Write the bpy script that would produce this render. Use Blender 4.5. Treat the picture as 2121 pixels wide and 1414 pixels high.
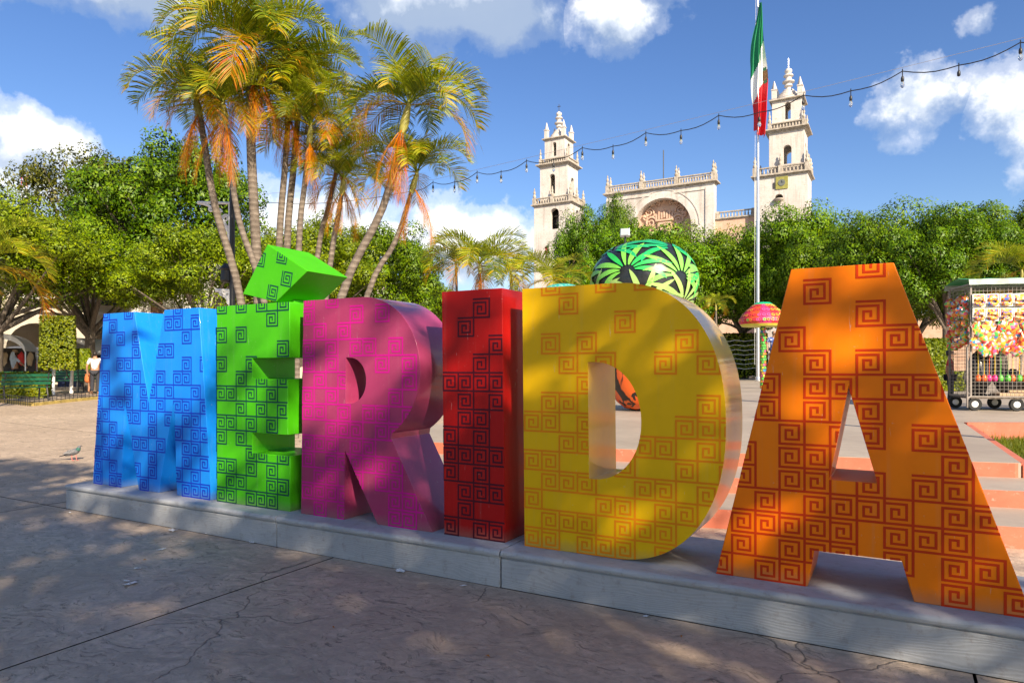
import bpy, bmesh, math, random
import numpy as np
from mathutils import Vector, Matrix, geometry
R = math.radians
random.seed(7)
for o in list(bpy.data.objects): bpy.data.objects.remove(o)
scn = bpy.context.scene
COL = scn.collection

# ------------------------------------------------------------------ camera
FPX, CX, HOR, CAMH = 1422.0, 1060.5, 759.5, 1.55      # focal length in photo pixels, principal x, horizon row, eye height
cd = bpy.data.cameras.new('camera'); cam = bpy.data.objects.new('camera', cd); COL.objects.link(cam)
cam.location = (0, 0, CAMH); cam.rotation_euler = (R(90), 0, 0)
cd.sensor_width = 36; cd.lens = 36 * FPX / 2121; cd.shift_y = (HOR - 707) / 2121
scn.cycles.max_bounces = 6; scn.cycles.diffuse_bounces = 3; scn.cycles.glossy_bounces = 3; scn.cycles.transmission_bounces = 4
cd.clip_start = .05; cd.clip_end = 6000
scn.camera = cam

# ------------------------------------------------------------------ sun, sky, exposure
SUN_EL = R(31)
SUN_AZ = Vector((.42, -.907)).normalized()            # horizontal direction towards the sun
SUN = Vector((SUN_AZ.x * math.cos(SUN_EL), SUN_AZ.y * math.cos(SUN_EL), math.sin(SUN_EL)))
sd = bpy.data.lights.new('sun', 'SUN'); sd.energy = 4.9; sd.angle = R(.55); sd.color = (1, .86, .66)
so = bpy.data.objects.new('sun', sd); COL.objects.link(so)
so.rotation_euler = (-SUN).to_track_quat('-Z', 'Y').to_euler(); so.location = SUN * 60

class NT:
    """small helper for node trees"""
    def __init__(s, nt): s.t = nt; s.t.nodes.clear()
    def n(s, typ, **k):
        x = s.t.nodes.new('ShaderNode' + typ)
        for a, v in k.items():
            if a.startswith('i_'):
                key = a[2:]; key = int(key) if key.isdigit() else key.replace('_', ' ')
                s.set(x.inputs[key], v)
            else: setattr(x, a, v)
        return x
    def set(s, inp, v):
        if isinstance(v, bpy.types.NodeSocket): s.t.links.new(v, inp)
        elif hasattr(v, 'outputs'): s.t.links.new(v.outputs[0], inp)
        else: inp.default_value = v
    def m(s, op, a, b=0.0, c=None, clamp=False):
        x = s.t.nodes.new('ShaderNodeMath'); x.operation = op; x.use_clamp = clamp
        s.set(x.inputs[0], a); s.set(x.inputs[1], b)
        if c is not None: s.set(x.inputs[2], c)
        return x.outputs[0]
    def vm(s, op, a, b=(0, 0, 0)):
        x = s.t.nodes.new('ShaderNodeVectorMath'); x.operation = op
        s.set(x.inputs[0], a); s.set(x.inputs[1], b)
        return x.outputs['Value'] if op in ('DOT_PRODUCT', 'LENGTH') else x.outputs[0]
    def ramp(s, fac, stops, interp='LINEAR'):
        x = s.t.nodes.new('ShaderNodeValToRGB'); x.color_ramp.interpolation = interp
        e = x.color_ramp.elements
        while len(e) < len(stops): e.new(.5)
        for q, (p, c) in zip(e, stops):
            q.position = p; q.color = (*c, 1) if isinstance(c, tuple) else (c, c, c, 1)
        s.set(x.inputs[0], fac); return x.outputs[0]
    def mix(s, fac, a, b, mode='MIX'):
        x = s.t.nodes.new('ShaderNodeMix'); x.data_type = 'RGBA'; x.blend_type = mode
        s.set(x.inputs[0], fac); s.set(x.inputs[6], a if not isinstance(a, tuple) else (*a[:3], 1)); s.set(x.inputs[7], b if not isinstance(b, tuple) else (*b[:3], 1))
        return x.outputs[2]
    def noise(s, vec, scale, detail=4, rough=.55, dist=0.0, dims='3D'):
        x = s.t.nodes.new('ShaderNodeTexNoise'); x.noise_dimensions = dims
        if vec is not None: s.set(x.inputs['Vector'], vec)
        x.inputs['Scale'].default_value = scale; x.inputs['Detail'].default_value = detail
        x.inputs['Roughness'].default_value = rough; x.inputs['Distortion'].default_value = dist
        return x.outputs[0]

world = bpy.data.worlds.new('World'); scn.world = world; world.use_nodes = True
W = NT(world.node_tree)
sky = W.n('TexSky', sky_type='NISHITA', sun_disc=False, sun_elevation=SUN_EL, sun_rotation=math.atan2(SUN_AZ.x, SUN_AZ.y))
sky.altitude = 10; sky.air_density = 1.0; sky.dust_density = .55; sky.ozone_density = 2.2
dirn = W.vm('NORMALIZE', W.n('TexCoord').outputs['Generated'])
skycol = W.n('HueSaturation', i_Hue=.512, i_Saturation=1.22, i_Value=1.0, i_Color=sky.outputs[0]).outputs[0]
sx = W.n('SeparateXYZ', i_0=dirn)
AZ = W.m('ARCTAN2', sx.outputs[0], sx.outputs[1]); ELV = W.m('ARCSINE', sx.outputs[2])
def px_ae(px, py):
    v = Vector(((px - CX) / FPX, 1, (HOR - py) / FPX)).normalized(); return math.atan2(v.x, v.y), math.asin(v.z)
# cumulus: centre (photo pixel, or azimuth and elevation), half sizes in radians, weight, brightness of the lit side
CL = [((45, 365), .115, .078, 1.1, 1.0), ((690, 470), .13, .085, 1.1, 1.0), ((985, 500), .125, .085, 1.15, 1.0),
      ((1890, 205), .072, .052, .95, .9), ((2155, 230), .085, .10, 1.1, .95), ((960, 10), .27, .070, .95, .42), ((1260, 15), .12, .06, .9, .8), ((210, -25), .20, .06, .75, .6),
      ((2035, 35), .035, .028, .75, .7), ((1420, 640), .25, .07, 1.0, .9)]
for az, el, rx, ry in ((72, 16, .34, .13), (118, 30, .36, .16), (165, 20, .34, .13), (-78, 26, .36, .15), (-128, 20, .38, .15), (20, 66, .5, .14)):   # unseen clouds round the rest of the sky, enlarged to add neutral fill light
    CL.append(((R(az), R(el)), rx, ry, 1.0, .9))
nz1 = W.noise(dirn, 9, 6, .6); nz2 = W.noise(W.vm('ADD', dirn, (.004, 0, .022)), 9, 3, .6)
nzb = W.noise(dirn, 3.2, 2, .5)
best = None; hgt = None
for (c, rx, ry, wt, br) in CL:
    a0, e0 = c if abs(c[0]) < 4 else px_ae(*c)
    a = W.m('MULTIPLY_ADD', AZ, 1 / rx, -a0 / rx); b = W.m('MULTIPLY_ADD', ELV, 1 / ry, -e0 / ry)
    q = W.m('MULTIPLY_ADD', a, a, W.m('MULTIPLY', b, b))
    d = W.m('MULTIPLY_ADD', W.m('SQRT', q), -wt, wt); hb = W.m('MULTIPLY_ADD', b, .5, br - 1.0)
    if best is None: best, hgt = d, hb
    else:
        mx = W.t.nodes.new('ShaderNodeMix'); mx.data_type = 'FLOAT'; W.set(mx.inputs[0], W.m('GREATER_THAN', d, best)); W.set(mx.inputs[2], hgt); W.set(mx.inputs[3], hb); hgt = mx.outputs[0]
        best = W.m('MAXIMUM', d, best)
dens = W.m('ADD', best, W.m('MULTIPLY', W.m('SUBTRACT', nz1, .53), 2.4))
dens = W.m('ADD', dens, W.m('MULTIPLY', W.m('SUBTRACT', nzb, .5), .7))
alpha = W.ramp(W.m('MULTIPLY', dens, 1.0), [(0.0, 0.0), (.18, .30), (.55, .95), (1, 1.0)], 'EASE')
lit = W.m('ADD', W.m('MULTIPLY', W.m('SUBTRACT', nz1, nz2), 3.6), W.m('MULTIPLY_ADD', hgt, 1.0, .66))
ccol = W.ramp(lit, [(0.05, (.30, .38, .52)), (.45, (.55, .61, .70)), (.85, (.98, .97, .95)), (1, (1.0, .99, .97))])
SKYK = .092
skyc = W.vm('SCALE', skycol); W.t.nodes[-1].inputs['Scale'].default_value = SKYK
cldc = W.vm('SCALE', ccol); W.t.nodes[-1].inputs['Scale'].default_value = .80
bgc = W.mix(alpha, skyc, cldc)
bg = W.n('Background', i_Color=bgc, i_Strength=1.0)
W.t.links.new(bg.outputs[0], W.n('OutputWorld').inputs['Surface'])
vs = scn.view_settings; vs.view_transform = 'Standard'; vs.look = 'None'; vs.gamma = 1; vs.use_curve_mapping = False; vs.exposure = 0.88

# ------------------------------------------------------------------ frames of reference
TH = R(29.28)                                          # the letters, the cathedral and the paving share one axis
U = Vector((math.cos(TH), -math.sin(TH), 0)); N = Vector((math.sin(TH), math.cos(TH), 0))
def sn(s, n, z=0.0): v = U * s + N * n; return Vector((v.x, v.y, z))
def atx(px, Y): return (px - CX) / FPX * Y             # x of a photo column at distance Y
def atz(py, Y): return CAMH + (HOR - py) / FPX * Y
def ramp_z(x, y):
    t = min(1, max(0, (y - 9) / 17)); t2 = min(1, max(0, (8.5 - abs(0)) / 1)); return .49 * t * t * (3 - 2 * t)

# ------------------------------------------------------------------ materials
MATS = {}
def mat(name, build):
    if name in MATS: return MATS[name]
    m = bpy.data.materials.new(name); m.use_nodes = True
    t = NT(m.node_tree); out = t.n('OutputMaterial'); sh = build(t)
    t.t.links.new(sh if isinstance(sh, bpy.types.NodeSocket) else sh.outputs[0], out.inputs['Surface'])
    MATS[name] = m; return m
def bsdf(t, col, rough=.6, bump=None, bstr=.3, bdist=.01, **k):
    b = t.n('BsdfPrincipled'); t.set(b.inputs['Base Color'], (*col, 1) if isinstance(col, tuple) else col)
    t.set(b.inputs['Roughness'], rough)
    for a, v in k.items(): t.set(b.inputs[a.replace('_', ' ')], v)
    if bump is not None:
        bn = t.n('Bump'); bn.inputs['Strength'].default_value = bstr; bn.inputs['Distance'].default_value = bdist
        t.set(bn.inputs['Height'], bump); t.t.links.new(bn.outputs[0], b.inputs['Normal'])
    return b
def obj_co(t): return t.n('TexCoord').outputs['Object']
def plain(name, col, rough=.6, var=.12, scale=6.0, bstr=.0, **k):
    """a paint, metal or cloth colour with uneven tone and gloss"""
    def f(t):
        co = obj_co(t); n = t.noise(co, scale, 5, .6)
        c = t.mix(t.ramp(n, [(.3, 0.0), (.7, 1.0)]), tuple(max(0, v * (1 - var)) for v in col), tuple(min(1, v * (1 + var)) for v in col))
        rg = t.m('MULTIPLY_ADD', n, .25, rough - .12)
        return bsdf(t, c, rg, n if bstr else None, bstr, **k)
    return mat(name, f)
def foliage(name, c0, c1, c2, trans=.3, rough=.45, clump=.7):
    def f(t):
        g = t.n('NewGeometry'); r = g.outputs['Random Per Island']
        oi = t.n('ObjectInfo').outputs['Random']
        big = t.noise(obj_co(t), .55, 2, .5)
        r2 = t.m('ADD', t.m('MULTIPLY', r, .62), t.m('MULTIPLY', big, .38))
        c = t.ramp(r2, [(.15, c0), (.5, c1), (.88, c2)])
        c = t.n('HueSaturation', i_Hue=t.m('MULTIPLY_ADD', oi, .018, .491), i_Saturation=1.12, i_Value=t.m('MULTIPLY_ADD', oi, .25, .92), i_Color=c).outputs[0]
        b = bsdf(t, c, rough); b.inputs['Specular IOR Level'].default_value = .35
        tr = t.n('BsdfTranslucent'); t.set(tr.inputs[0], t.mix(.5, c, (.3, .38, .03)))
        if clump:                                       # leaves shade with the sprig they belong to
            at = t.n('Attribute', attribute_name='cn'); vt = t.n('VectorTransform', vector_type='NORMAL', convert_from='OBJECT', convert_to='WORLD'); t.set(vt.inputs[0], at.outputs['Vector'])
            nn = t.vm('NORMALIZE', t.vm('ADD', t.vm('MULTIPLY', vt.outputs[0], (clump,) * 3), t.vm('MULTIPLY', g.outputs['Normal'], (1 - clump,) * 3)))
            t.set(b.inputs['Normal'], nn)
        x = t.n('MixShader'); x.inputs[0].default_value = trans
        t.t.links.new(b.outputs[0], x.inputs[1]); t.t.links.new(tr.outputs[0], x.inputs[2]); return x
    return mat(name, f)

def letter_mat(name, col, dull, coat=.03):
    def f(t):
        co = obj_co(t); n = t.noise(co, 1.7, 5, .6); n2 = t.noise(co, 26, 4, .65)
        st = t.noise(t.vm('MULTIPLY', co, (22, 22, .9)), 1, 5, .6)
        z = t.n('SeparateXYZ', i_0=co).outputs[2]; sc = t.noise(t.vm('MULTIPLY', co, (60, 60, 6)), 1, 3, .6, 1.0); bl = t.noise(co, 4.5, 5, .65)
        c = t.mix(t.ramp(n, [(.35, 0.0), (.72, 1.0)]), col, dull)
        c = t.mix(t.m('MULTIPLY', t.ramp(bl, [(.5, 0.0), (.75, 1.0)]), .22), c, tuple(x * .62 for x in col))
        c = t.mix(t.m('MULTIPLY', t.ramp(st, [(.56, 0.0), (.8, 1.0)]), .10), c, (.35, .31, .26))
        c = t.mix(t.m('MULTIPLY', t.ramp(n2, [(.66, 0.0), (.74, 1.0)]), .25), c, (.5, .46, .4))
        c = t.mix(t.m('MULTIPLY', t.ramp(sc, [(.70, 0.0), (.74, 1.0)]), .35), c, (.55, .52, .48))
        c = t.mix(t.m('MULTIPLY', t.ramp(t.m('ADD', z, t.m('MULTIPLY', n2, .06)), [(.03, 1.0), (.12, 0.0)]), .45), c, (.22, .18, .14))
        rg = t.m('ADD', t.m('MULTIPLY_ADD', n, .2, .2), t.m('MULTIPLY', n2, .12))
        b = bsdf(t, c, t.m('ADD', rg, 0.0 if coat > .5 else .12), t.m('ADD', n, t.m('MULTIPLY', n2, .06)), .12, .02)
        b.inputs['Coat Weight'].default_value = coat; b.inputs['Coat Roughness'].default_value = .10; b.inputs['Coat IOR'].default_value = 1.5; b.inputs['Specular IOR Level'].default_value = .18 if coat < .5 else .45
        return b
    return mat(name, f)

def mk_ground(t, lit=(.75, .58, .43)):
    co = obj_co(t)
    rot = t.n('Mapping'); rot.inputs['Rotation'].default_value = (0, 0, TH); t.set(rot.inputs['Vector'], co); v = rot.outputs[0]
    big = t.noise(v, .45, 4, .6); mid = t.noise(v, 2.3, 7, .72, .8); fine = t.noise(v, 16, 7, .75, .6)
    wv = t.n('TexNoise'); wv.inputs['Scale'].default_value = 2.1; wv.inputs['Detail'].default_value = 6; t.set(wv.inputs['Vector'], v)
    warp = t.vm('ADD', v, t.vm('MULTIPLY', wv.outputs['Color'], (.55, .55, 0)))
    stre = t.noise(t.vm('MULTIPLY', warp, (9, 26, 9)), 1.2, 5, .7, .8)      # short chisel like flecks of the stamp
    slate = t.noise(t.vm('MULTIPLY', warp, (2.2, 6, 2)), 1.0, 6, .7, 1.2)
    def cr(scale, w, k):
        x = t.n('TexVoronoi', feature='DISTANCE_TO_EDGE'); x.inputs['Scale'].default_value = scale; t.set(x.inputs['Vector'], t.vm('ADD', warp, (k, k * 2.3, 0)))
        return t.ramp(x.outputs['Distance'], [(0.0, 1.0), (w, 0.0)])
    g1 = t.ramp(t.noise(t.vm('ADD', v, (7, 3, 0)), .8, 3, .5), [(.53, 0.0), (.58, 1.0)])
    crack = t.m('MULTIPLY', cr(.75, .0055, 0.0), g1)
    pits = t.m('MULTIPLY', t.ramp(stre, [(.555, 0.0), (.62, 1.0)]), t.ramp(mid, [(.40, 0.0), (.58, 1.0)]))
    c = t.mix(t.ramp(slate, [(.30, 0.0), (.68, 1.0)]), tuple(x * .55 for x in lit), lit)
    c = t.mix(t.m('MULTIPLY', t.ramp(big, [(.38, 1.0), (.6, 0.0)]), .55), c, (.44, .33, .24))
    c = t.mix(t.m('MULTIPLY', t.ramp(mid, [(.34, 1.0), (.52, 0.0)]), .5), c, (.33, .25, .19))
    c = t.mix(t.m('MULTIPLY', t.ramp(fine, [(.38, 1.0), (.57, 0.0)]), .52), c, (.33, .26, .20))
    c = t.mix(t.m('MULTIPLY', t.ramp(fine, [(.58, 0.0), (.72, 1.0)]), .35), c, (.80, .68, .56))
    c = t.mix(t.m('MULTIPLY', pits, .62), c, (.12, .10, .085))
    c = t.mix(t.m('MULTIPLY', crack, .8), c, (.07, .06, .05))
    hgt = t.m('SUBTRACT', t.m('ADD', t.m('MULTIPLY', slate, 1.1), t.m('MULTIPLY', fine, .6)), t.m('ADD', t.m('MULTIPLY', pits, .35), t.m('MULTIPLY', crack, .5)))
    return bsdf(t, c, t.m('MULTIPLY_ADD', fine, .4, .34), hgt, .75, .02, Specular_IOR_Level=.25)
M_STAMP = mat('stamped_concrete', lambda t: mk_ground(t))
def mk_plaza(t):
    co = obj_co(t); a = t.noise(co, .4, 5, .6); b = t.noise(co, 5, 6, .7); c2 = t.noise(t.vm('MULTIPLY', co, (1.5, 9, 1)), 1, 5, .65)
    c = t.mix(t.ramp(a, [(.35, 0.0), (.68, 1.0)]), (.34, .28, .22), (.47, .395, .31))
    c = t.mix(t.m('MULTIPLY', t.ramp(b, [(.32, 1.0), (.6, 0.0)]), .35), c, (.27, .22, .18))
    c = t.mix(t.m('MULTIPLY', t.ramp(c2, [(.55, 0.0), (.7, 1.0)]), .25), c, (.33, .28, .23))
    return bsdf(t, c, .62, b, .3, .008)
M_PLAZA = mat('worn_plaza_cement', mk_plaza)
def mk_salmon(t):
    co = obj_co(t); a = t.noise(co, 2.2, 6, .65); b = t.noise(co, 17, 5, .7)
    c = t.mix(t.ramp(a, [(.3, 0.0), (.7, 1.0)]), (.47, .12, .065), (.60, .18, .105))
    c = t.mix(t.m('MULTIPLY', t.ramp(b, [(.6, 0.0), (.72, 1.0)]), .5), c, (.55, .42, .34))
    return bsdf(t, c, .75, b, .35, .006)
M_SALMON = mat('salmon_paint_on_cement', mk_salmon)
def mk_plinth(t):
    co = obj_co(t)
    w = t.noise(t.vm('MULTIPLY', co, (.75, 3.0, 3.0)), 1.3, 3, .5)
    band = t.m('SINE', t.m('MULTIPLY_ADD', t.n('SeparateXYZ', i_0=co).outputs[2], 330.0, t.m('MULTIPLY', w, 85.0)))
    band = t.m('ADD', band, t.m('MULTIPLY', t.m('SINE', t.m('MULTIPLY', t.n('SeparateXYZ', i_0=co).outputs[1], 90.0)), .0))
    a = t.noise(co, 1.6, 6, .65); b = t.noise(co, 14, 6, .7)
    c = t.mix(t.ramp(a, [(.3, 0.0), (.7, 1.0)]), (.30, .31, .33), (.45, .46, .475))
    c = t.mix(t.m('MULTIPLY', t.ramp(band, [(.3, 0.0), (1.0, 1.0)]), .13), c, (.2, .195, .195))
    c = t.mix(t.m('MULTIPLY', t.ramp(b, [(.54, 0.0), (.70, 1.0)]), .5), c, (.20, .165, .135))
    return bsdf(t, c, .6, t.m('ADD', t.m('MULTIPLY', band, .14), b), .55, .006)
M_PLINTH = mat('grey_plinth_woodgrain', mk_plinth)
def mk_stone(t):
    co = obj_co(t); a = t.noise(co, .35, 6, .65); b = t.noise(co, 2.4, 6, .7); s = t.noise(t.vm('MULTIPLY', co, (1.6, 1.6, .12)), 1, 6, .7)
    bk = t.n('TexBrick', offset=.5); t.set(bk.inputs['Vector'], t.vm('MULTIPLY', t.n('Mapping', i_Vector=co, i_Rotation=(R(90), 0, 0)).outputs[0], (1, 1, 1)))
    bk.inputs['Scale'].default_value = 1.1; bk.inputs['Mortar Size'].default_value = .012; bk.inputs['Color1'].default_value = (1, 1, 1, 1); bk.inputs['Color2'].default_value = (.86, .86, .86, 1); bk.inputs['Mortar'].default_value = (.62, .62, .62, 1)
    c = t.mix(t.ramp(a, [(.3, 0.0), (.7, 1.0)]), (.54, .475, .42), (.71, .665, .615))
    c = t.mix(t.m('MULTIPLY', t.ramp(s, [(.50, 0.0), (.70, 1.0)]), .65), c, (.27, .23, .195))
    c = t.mix(t.m('MULTIPLY', t.ramp(b, [(.56, 0.0), (.7, 1.0)]), .55), c, (.40, .30, .24))
    c = t.mix(.5, c, t.mix(1.0, c, bk.outputs[0], 'MULTIPLY'))
    return bsdf(t, c, .85, t.m('ADD', b, t.m('MULTIPLY', a, .5)), .5, .05)
M_STONE = mat('weathered_limestone', mk_stone)
def mk_trim(t):
    co = obj_co(t); b = t.noise(co, 2.6, 6, .7); s = t.noise(t.vm('MULTIPLY', co, (2, 2, .3)), 1, 5, .7)
    c = t.mix(t.ramp(b, [(.36, 0.0), (.66, 1.0)]), (.30, .25, .19), (.56, .50, .43))
    c = t.mix(t.m('MULTIPLY', t.ramp(s, [(.5, 0.0), (.7, 1.0)]), .6), c, (.22, .19, .14))
    return bsdf(t, c, .85, b, .5, .04)
M_TRIM = mat('mossy_limestone_trim', mk_trim)
def mk_pink(t):
    co = obj_co(t); b = t.noise(co, 1.8, 6, .7)
    c = t.mix(t.ramp(b, [(.34, 0.0), (.66, 1.0)]), (.56, .33, .22), (.66, .47, .35))
    return bsdf(t, c, .85, b, .5, .05)
M_PINK = mat('reddish_stone', mk_pink)
def mk_cream(t):
    co = obj_co(t); b = t.noise(co, .8, 6, .65); s = t.noise(t.vm('MULTIPLY', co, (1.2, 1.2, .15)), 1.2, 5, .7)
    c = t.mix(t.ramp(b, [(.35, 0.0), (.66, 1.0)]), (.56, .49, .38), (.66, .60, .51))
    c = t.mix(t.m('MULTIPLY', t.ramp(s, [(.54, 0.0), (.72, 1.0)]), .4), c, (.42, .36, .28))
    return bsdf(t, c, .8, b, .3, .02)
M_CREAM = mat('cream_stucco', mk_cream)
def mk_bark(t):
    co = obj_co(t); a = t.noise(t.vm('MULTIPLY', co, (6, 6, 1.4)), 2, 6, .7)
    c = t.mix(t.ramp(a, [(.35, 0.0), (.68, 1.0)]), (.06, .046, .035), (.21, .17, .135))
    return bsdf(t, c, .9, a, .8, .04)
M_BARK = mat('grey_brown_bark', mk_bark)
def mk_palmtrunk(t):
    co = obj_co(t); z = t.n('SeparateXYZ', i_0=co).outputs[2]; a = t.noise(co, 7, 5, .7)
    ring = t.m('SINE', t.m('MULTIPLY_ADD', z, 58.0, t.m('MULTIPLY', a, 2.5)))
    c = t.mix(t.ramp(a, [(.35, 0.0), (.66, 1.0)]), (.115, .09, .07), (.24, .195, .155))
    c = t.mix(t.ramp(ring, [(.55, 0.0), (.95, .65)]), c, (.10, .075, .055))
    return bsdf(t, c, .85, t.m('ADD', ring, a), .5, .012)
M_PALMT = mat('ringed_palm_trunk', mk_palmtrunk)
M_LEAF = foliage('laurel_leaves', (.048, .115, .008), (.125, .235, .010), (.265, .38, .02), .30)
M_LEAFY = foliage('yellow_green_laurel_leaves', (.07, .125, .006), (.185, .27, .010), (.36, .425, .02), .30)  # yellower laurel green, varied from leaf to leaf
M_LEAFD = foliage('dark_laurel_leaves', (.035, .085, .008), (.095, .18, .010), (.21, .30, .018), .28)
M_LEAFO = foliage('thin_olive_leaves', (.05, .062, .014), (.11, .125, .022), (.20, .19, .035))
M_HEDGE = foliage('clipped_hedge_leaves', (.08, .12, .012), (.18, .23, .018), (.33, .33, .035), .25)
M_FROND = foliage('palm_frond_green', (.14, .19, .016), (.32, .36, .04), (.55, .53, .10), .42, clump=0)
M_FRONDD = foliage('palm_frond_dark_green', (.05, .085, .014), (.12, .16, .022), (.24, .25, .035), .34, clump=0)  # darker frond green, given to fronds picked at random
M_FRONDO = foliage('palm_frond_dry_orange', (.50, .085, .012), (.62, .18, .02), (.60, .33, .05), .35, clump=0)
M_FRONDY = foliage('palm_frond_yellowing', (.24, .19, .02), (.42, .28, .03), (.52, .36, .05), .35, clump=0)
M_GRASS = foliage('lawn_grass', (.06, .09, .012), (.13, .16, .02), (.22, .21, .04), .25, clump=0)
M_BLACK = plain('black_paint', (.02, .02, .022), .45)
M_RUBBER = plain('black_rubber', (.018, .018, .018), .8)
M_STEEL = plain('brushed_steel', (.62, .63, .65), .34, .06, Metallic=.85)
M_WIRE = plain('rusty_wire', (.26, .225, .20), .5, .3, Metallic=.4)
M_WHITE = plain('white_paint', (.78, .77, .74), .5)
M_GREENP = plain('green_bench_paint', (.010, .10, .045), .4)
M_YELK = plain('yellow_kerb_paint', (.34, .25, .07), .7, .35)
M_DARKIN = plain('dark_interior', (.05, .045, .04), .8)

# ------------------------------------------------------------------ mesh building
class MB:
    def __init__(s): s.v = []; s.f = []; s.mi = []; s.cur = 0
    def add(s, vs, fs, M=None):
        b = len(s.v)
        s.v.extend([tuple(M @ Vector(p)) for p in vs] if M is not None else [tuple(p) for p in vs])
        s.f.extend([tuple(i + b for i in f) for f in fs]); s.mi.extend([s.cur] * len(fs)); return s
    def box(s, c, d, rz=0.0, M=None):
        x, y, z = (q / 2 for q in d); cz, sz_ = math.cos(rz), math.sin(rz)
        vs = [(c[0] + a * x * cz - b * y * sz_, c[1] + a * x * sz_ + b * y * cz, c[2] + e * z) for e in (-1, 1) for a, b in ((-1, -1), (1, -1), (1, 1), (-1, 1))]
        return s.add(vs, [(3, 2, 1, 0), (4, 5, 6, 7), (0, 1, 5, 4), (1, 2, 6, 5), (2, 3, 7, 6), (3, 0, 4, 7)], M)
    def tube(s, pts, rad, n=8, caps=True, M=None):
        pts = [Vector(p) for p in pts]; k = len(pts)
        rad = [rad] * k if not hasattr(rad, '__len__') else rad
        vs = []; ref = Vector((0, 0, 1))
        tprev = None; side = None
        for i, p in enumerate(pts):
            t = (pts[min(i + 1, k - 1)] - pts[max(i - 1, 0)]).normalized()
            if side is None:
                ref = Vector((1, 0, 0)) if abs(t.z) > .9 else Vector((0, 0, 1)); side = t.cross(ref).normalized()
            else: side = (side - t * side.dot(t)).normalized()
            o = t.cross(side)
            for j in range(n):
                a = 2 * math.pi * j / n; vs.append(p + (side * math.cos(a) + o * math.sin(a)) * rad[i])
        fs = [(i * n + j, i * n + (j + 1) % n, (i + 1) * n + (j + 1) % n, (i + 1) * n + j) for i in range(k - 1) for j in range(n)]
        if caps: fs += [tuple(range(n))[::-1], tuple(range((k - 1) * n, k * n))]
        return s.add(vs, fs, M)
    def lathe(s, prof, n=16, c=(0, 0, 0), M=None):
        vs = [(c[0] + r * math.cos(2 * math.pi * j / n), c[1] + r * math.sin(2 * math.pi * j / n), c[2] + z) for r, z in prof for j in range(n)]
        k = len(prof)
        fs = [(i * n + j, i * n + (j + 1) % n, (i + 1) * n + (j + 1) % n, (i + 1) * n + j) for i in range(k - 1) for j in range(n)]
        fs += [tuple(range(n))[::-1], tuple(range((k - 1) * n, k * n))]
        return s.add(vs, fs, M)
    def poly(s, outline, holes, y0, y1, M=None):
        """outline in (x, z) extruded along y, with holes"""
        loops = [outline] + list(holes)
        def area(l): return sum(l[i][0] * l[(i + 1) % len(l)][1] - l[(i + 1) % len(l)][0] * l[i][1] for i in range(len(l))) / 2
        loops = [l if (area(l) > 0) == (i == 0) else l[::-1] for i, l in enumerate(loops)]
        flat = [p for l in loops for p in l]; m = len(flat)
        tris = geometry.tessellate_polygon([[Vector((p[0], p[1], 0)) for p in l] for l in loops])
        vs = [(p[0], y0, p[1]) for p in flat] + [(p[0], y1, p[1]) for p in flat]; fs = []
        for t in tris:
            a, b, c = t; A, B, C_ = flat[a], flat[b], flat[c]
            if (B[0] - A[0]) * (C_[1] - A[1]) - (C_[0] - A[0]) * (B[1] - A[1]) < 0: b, c = c, b
            fs.append((a, b, c)); fs.append((a + m, c + m, b + m))
        o = 0
        for l in loops:
            q = len(l)
            for i in range(q): j = (i + 1) % q; fs.append((o + j, o + i, o + i + m, o + j + m))
            o += q
        s.add(vs, fs, M); return [[flat[i] for i in t] for t in tris]
    def build(s, name, mats, parent=None, smooth=None, loc=None, bevel=None):
        me = bpy.data.meshes.new(name); me.from_pydata(s.v, [], s.f); me.update()
        for m in (mats if isinstance(mats, (list, tuple)) else [mats]): me.materials.append(m)
        if any(s.mi): me.polygons.foreach_set('material_index', s.mi)
        if smooth is not None:
            me.polygons.foreach_set('use_smooth', [True] * len(me.polygons)); me.set_sharp_from_angle(angle=R(smooth))
        o = bpy.data.objects.new(name, me); COL.objects.link(o)
        if parent is not None: o.parent = parent
        if loc is not None: o.location = loc
        if bevel:
            b = o.modifiers.new('bevel', 'BEVEL'); b.width = bevel; b.segments = 2; b.limit_method = 'ANGLE'; b.angle_limit = R(40)
        return o
def empty(name, loc=(0, 0, 0), rz=0.0):
    o = bpy.data.objects.new(name, None); COL.objects.link(o); o.location = loc; o.rotation_euler = (0, 0, rz); o.empty_display_size = .2; return o
def tag(o, label, cat, group=None):
    o['label'] = label; o['category'] = cat
    if group: o['group'] = group
    return o
def struct(o): o['kind'] = 'structure'; return o
def copy_tree(o, parent=None):
    c = o.copy(); COL.objects.link(c); c.parent = parent
    for ch in [x for x in o.children]: copy_tree(ch, c)
    return c
def raw_mesh(name, V, F, mats, fidx=None, cn=None):
    """V (n,3), F (m,k) numpy -> mesh, quick"""
    me = bpy.data.meshes.new(name); me.vertices.add(len(V)); me.vertices.foreach_set('co', np.asarray(V, np.float32).ravel())
    k = F.shape[1]; me.loops.add(F.size); me.loops.foreach_set('vertex_index', F.astype(np.int32).ravel())
    me.polygons.add(len(F)); me.polygons.foreach_set('loop_start', np.arange(0, F.size, k, dtype=np.int32))
    for m in (mats if isinstance(mats, (list, tuple)) else [mats]): me.materials.append(m)
    if fidx is not None: me.polygons.foreach_set('material_index', fidx.astype(np.int32))
    if cn is not None:
        at = me.attributes.new('cn', 'FLOAT_VECTOR', 'POINT'); at.data.foreach_set('vector', np.asarray(cn, np.float32).ravel())
    me.update(calc_edges=True); return me
def link(name, me, parent=None, loc=None):
    o = bpy.data.objects.new(name, me); COL.objects.link(o)
    if parent is not None: o.parent = parent
    if loc is not None: o.location = loc
    return o

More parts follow.
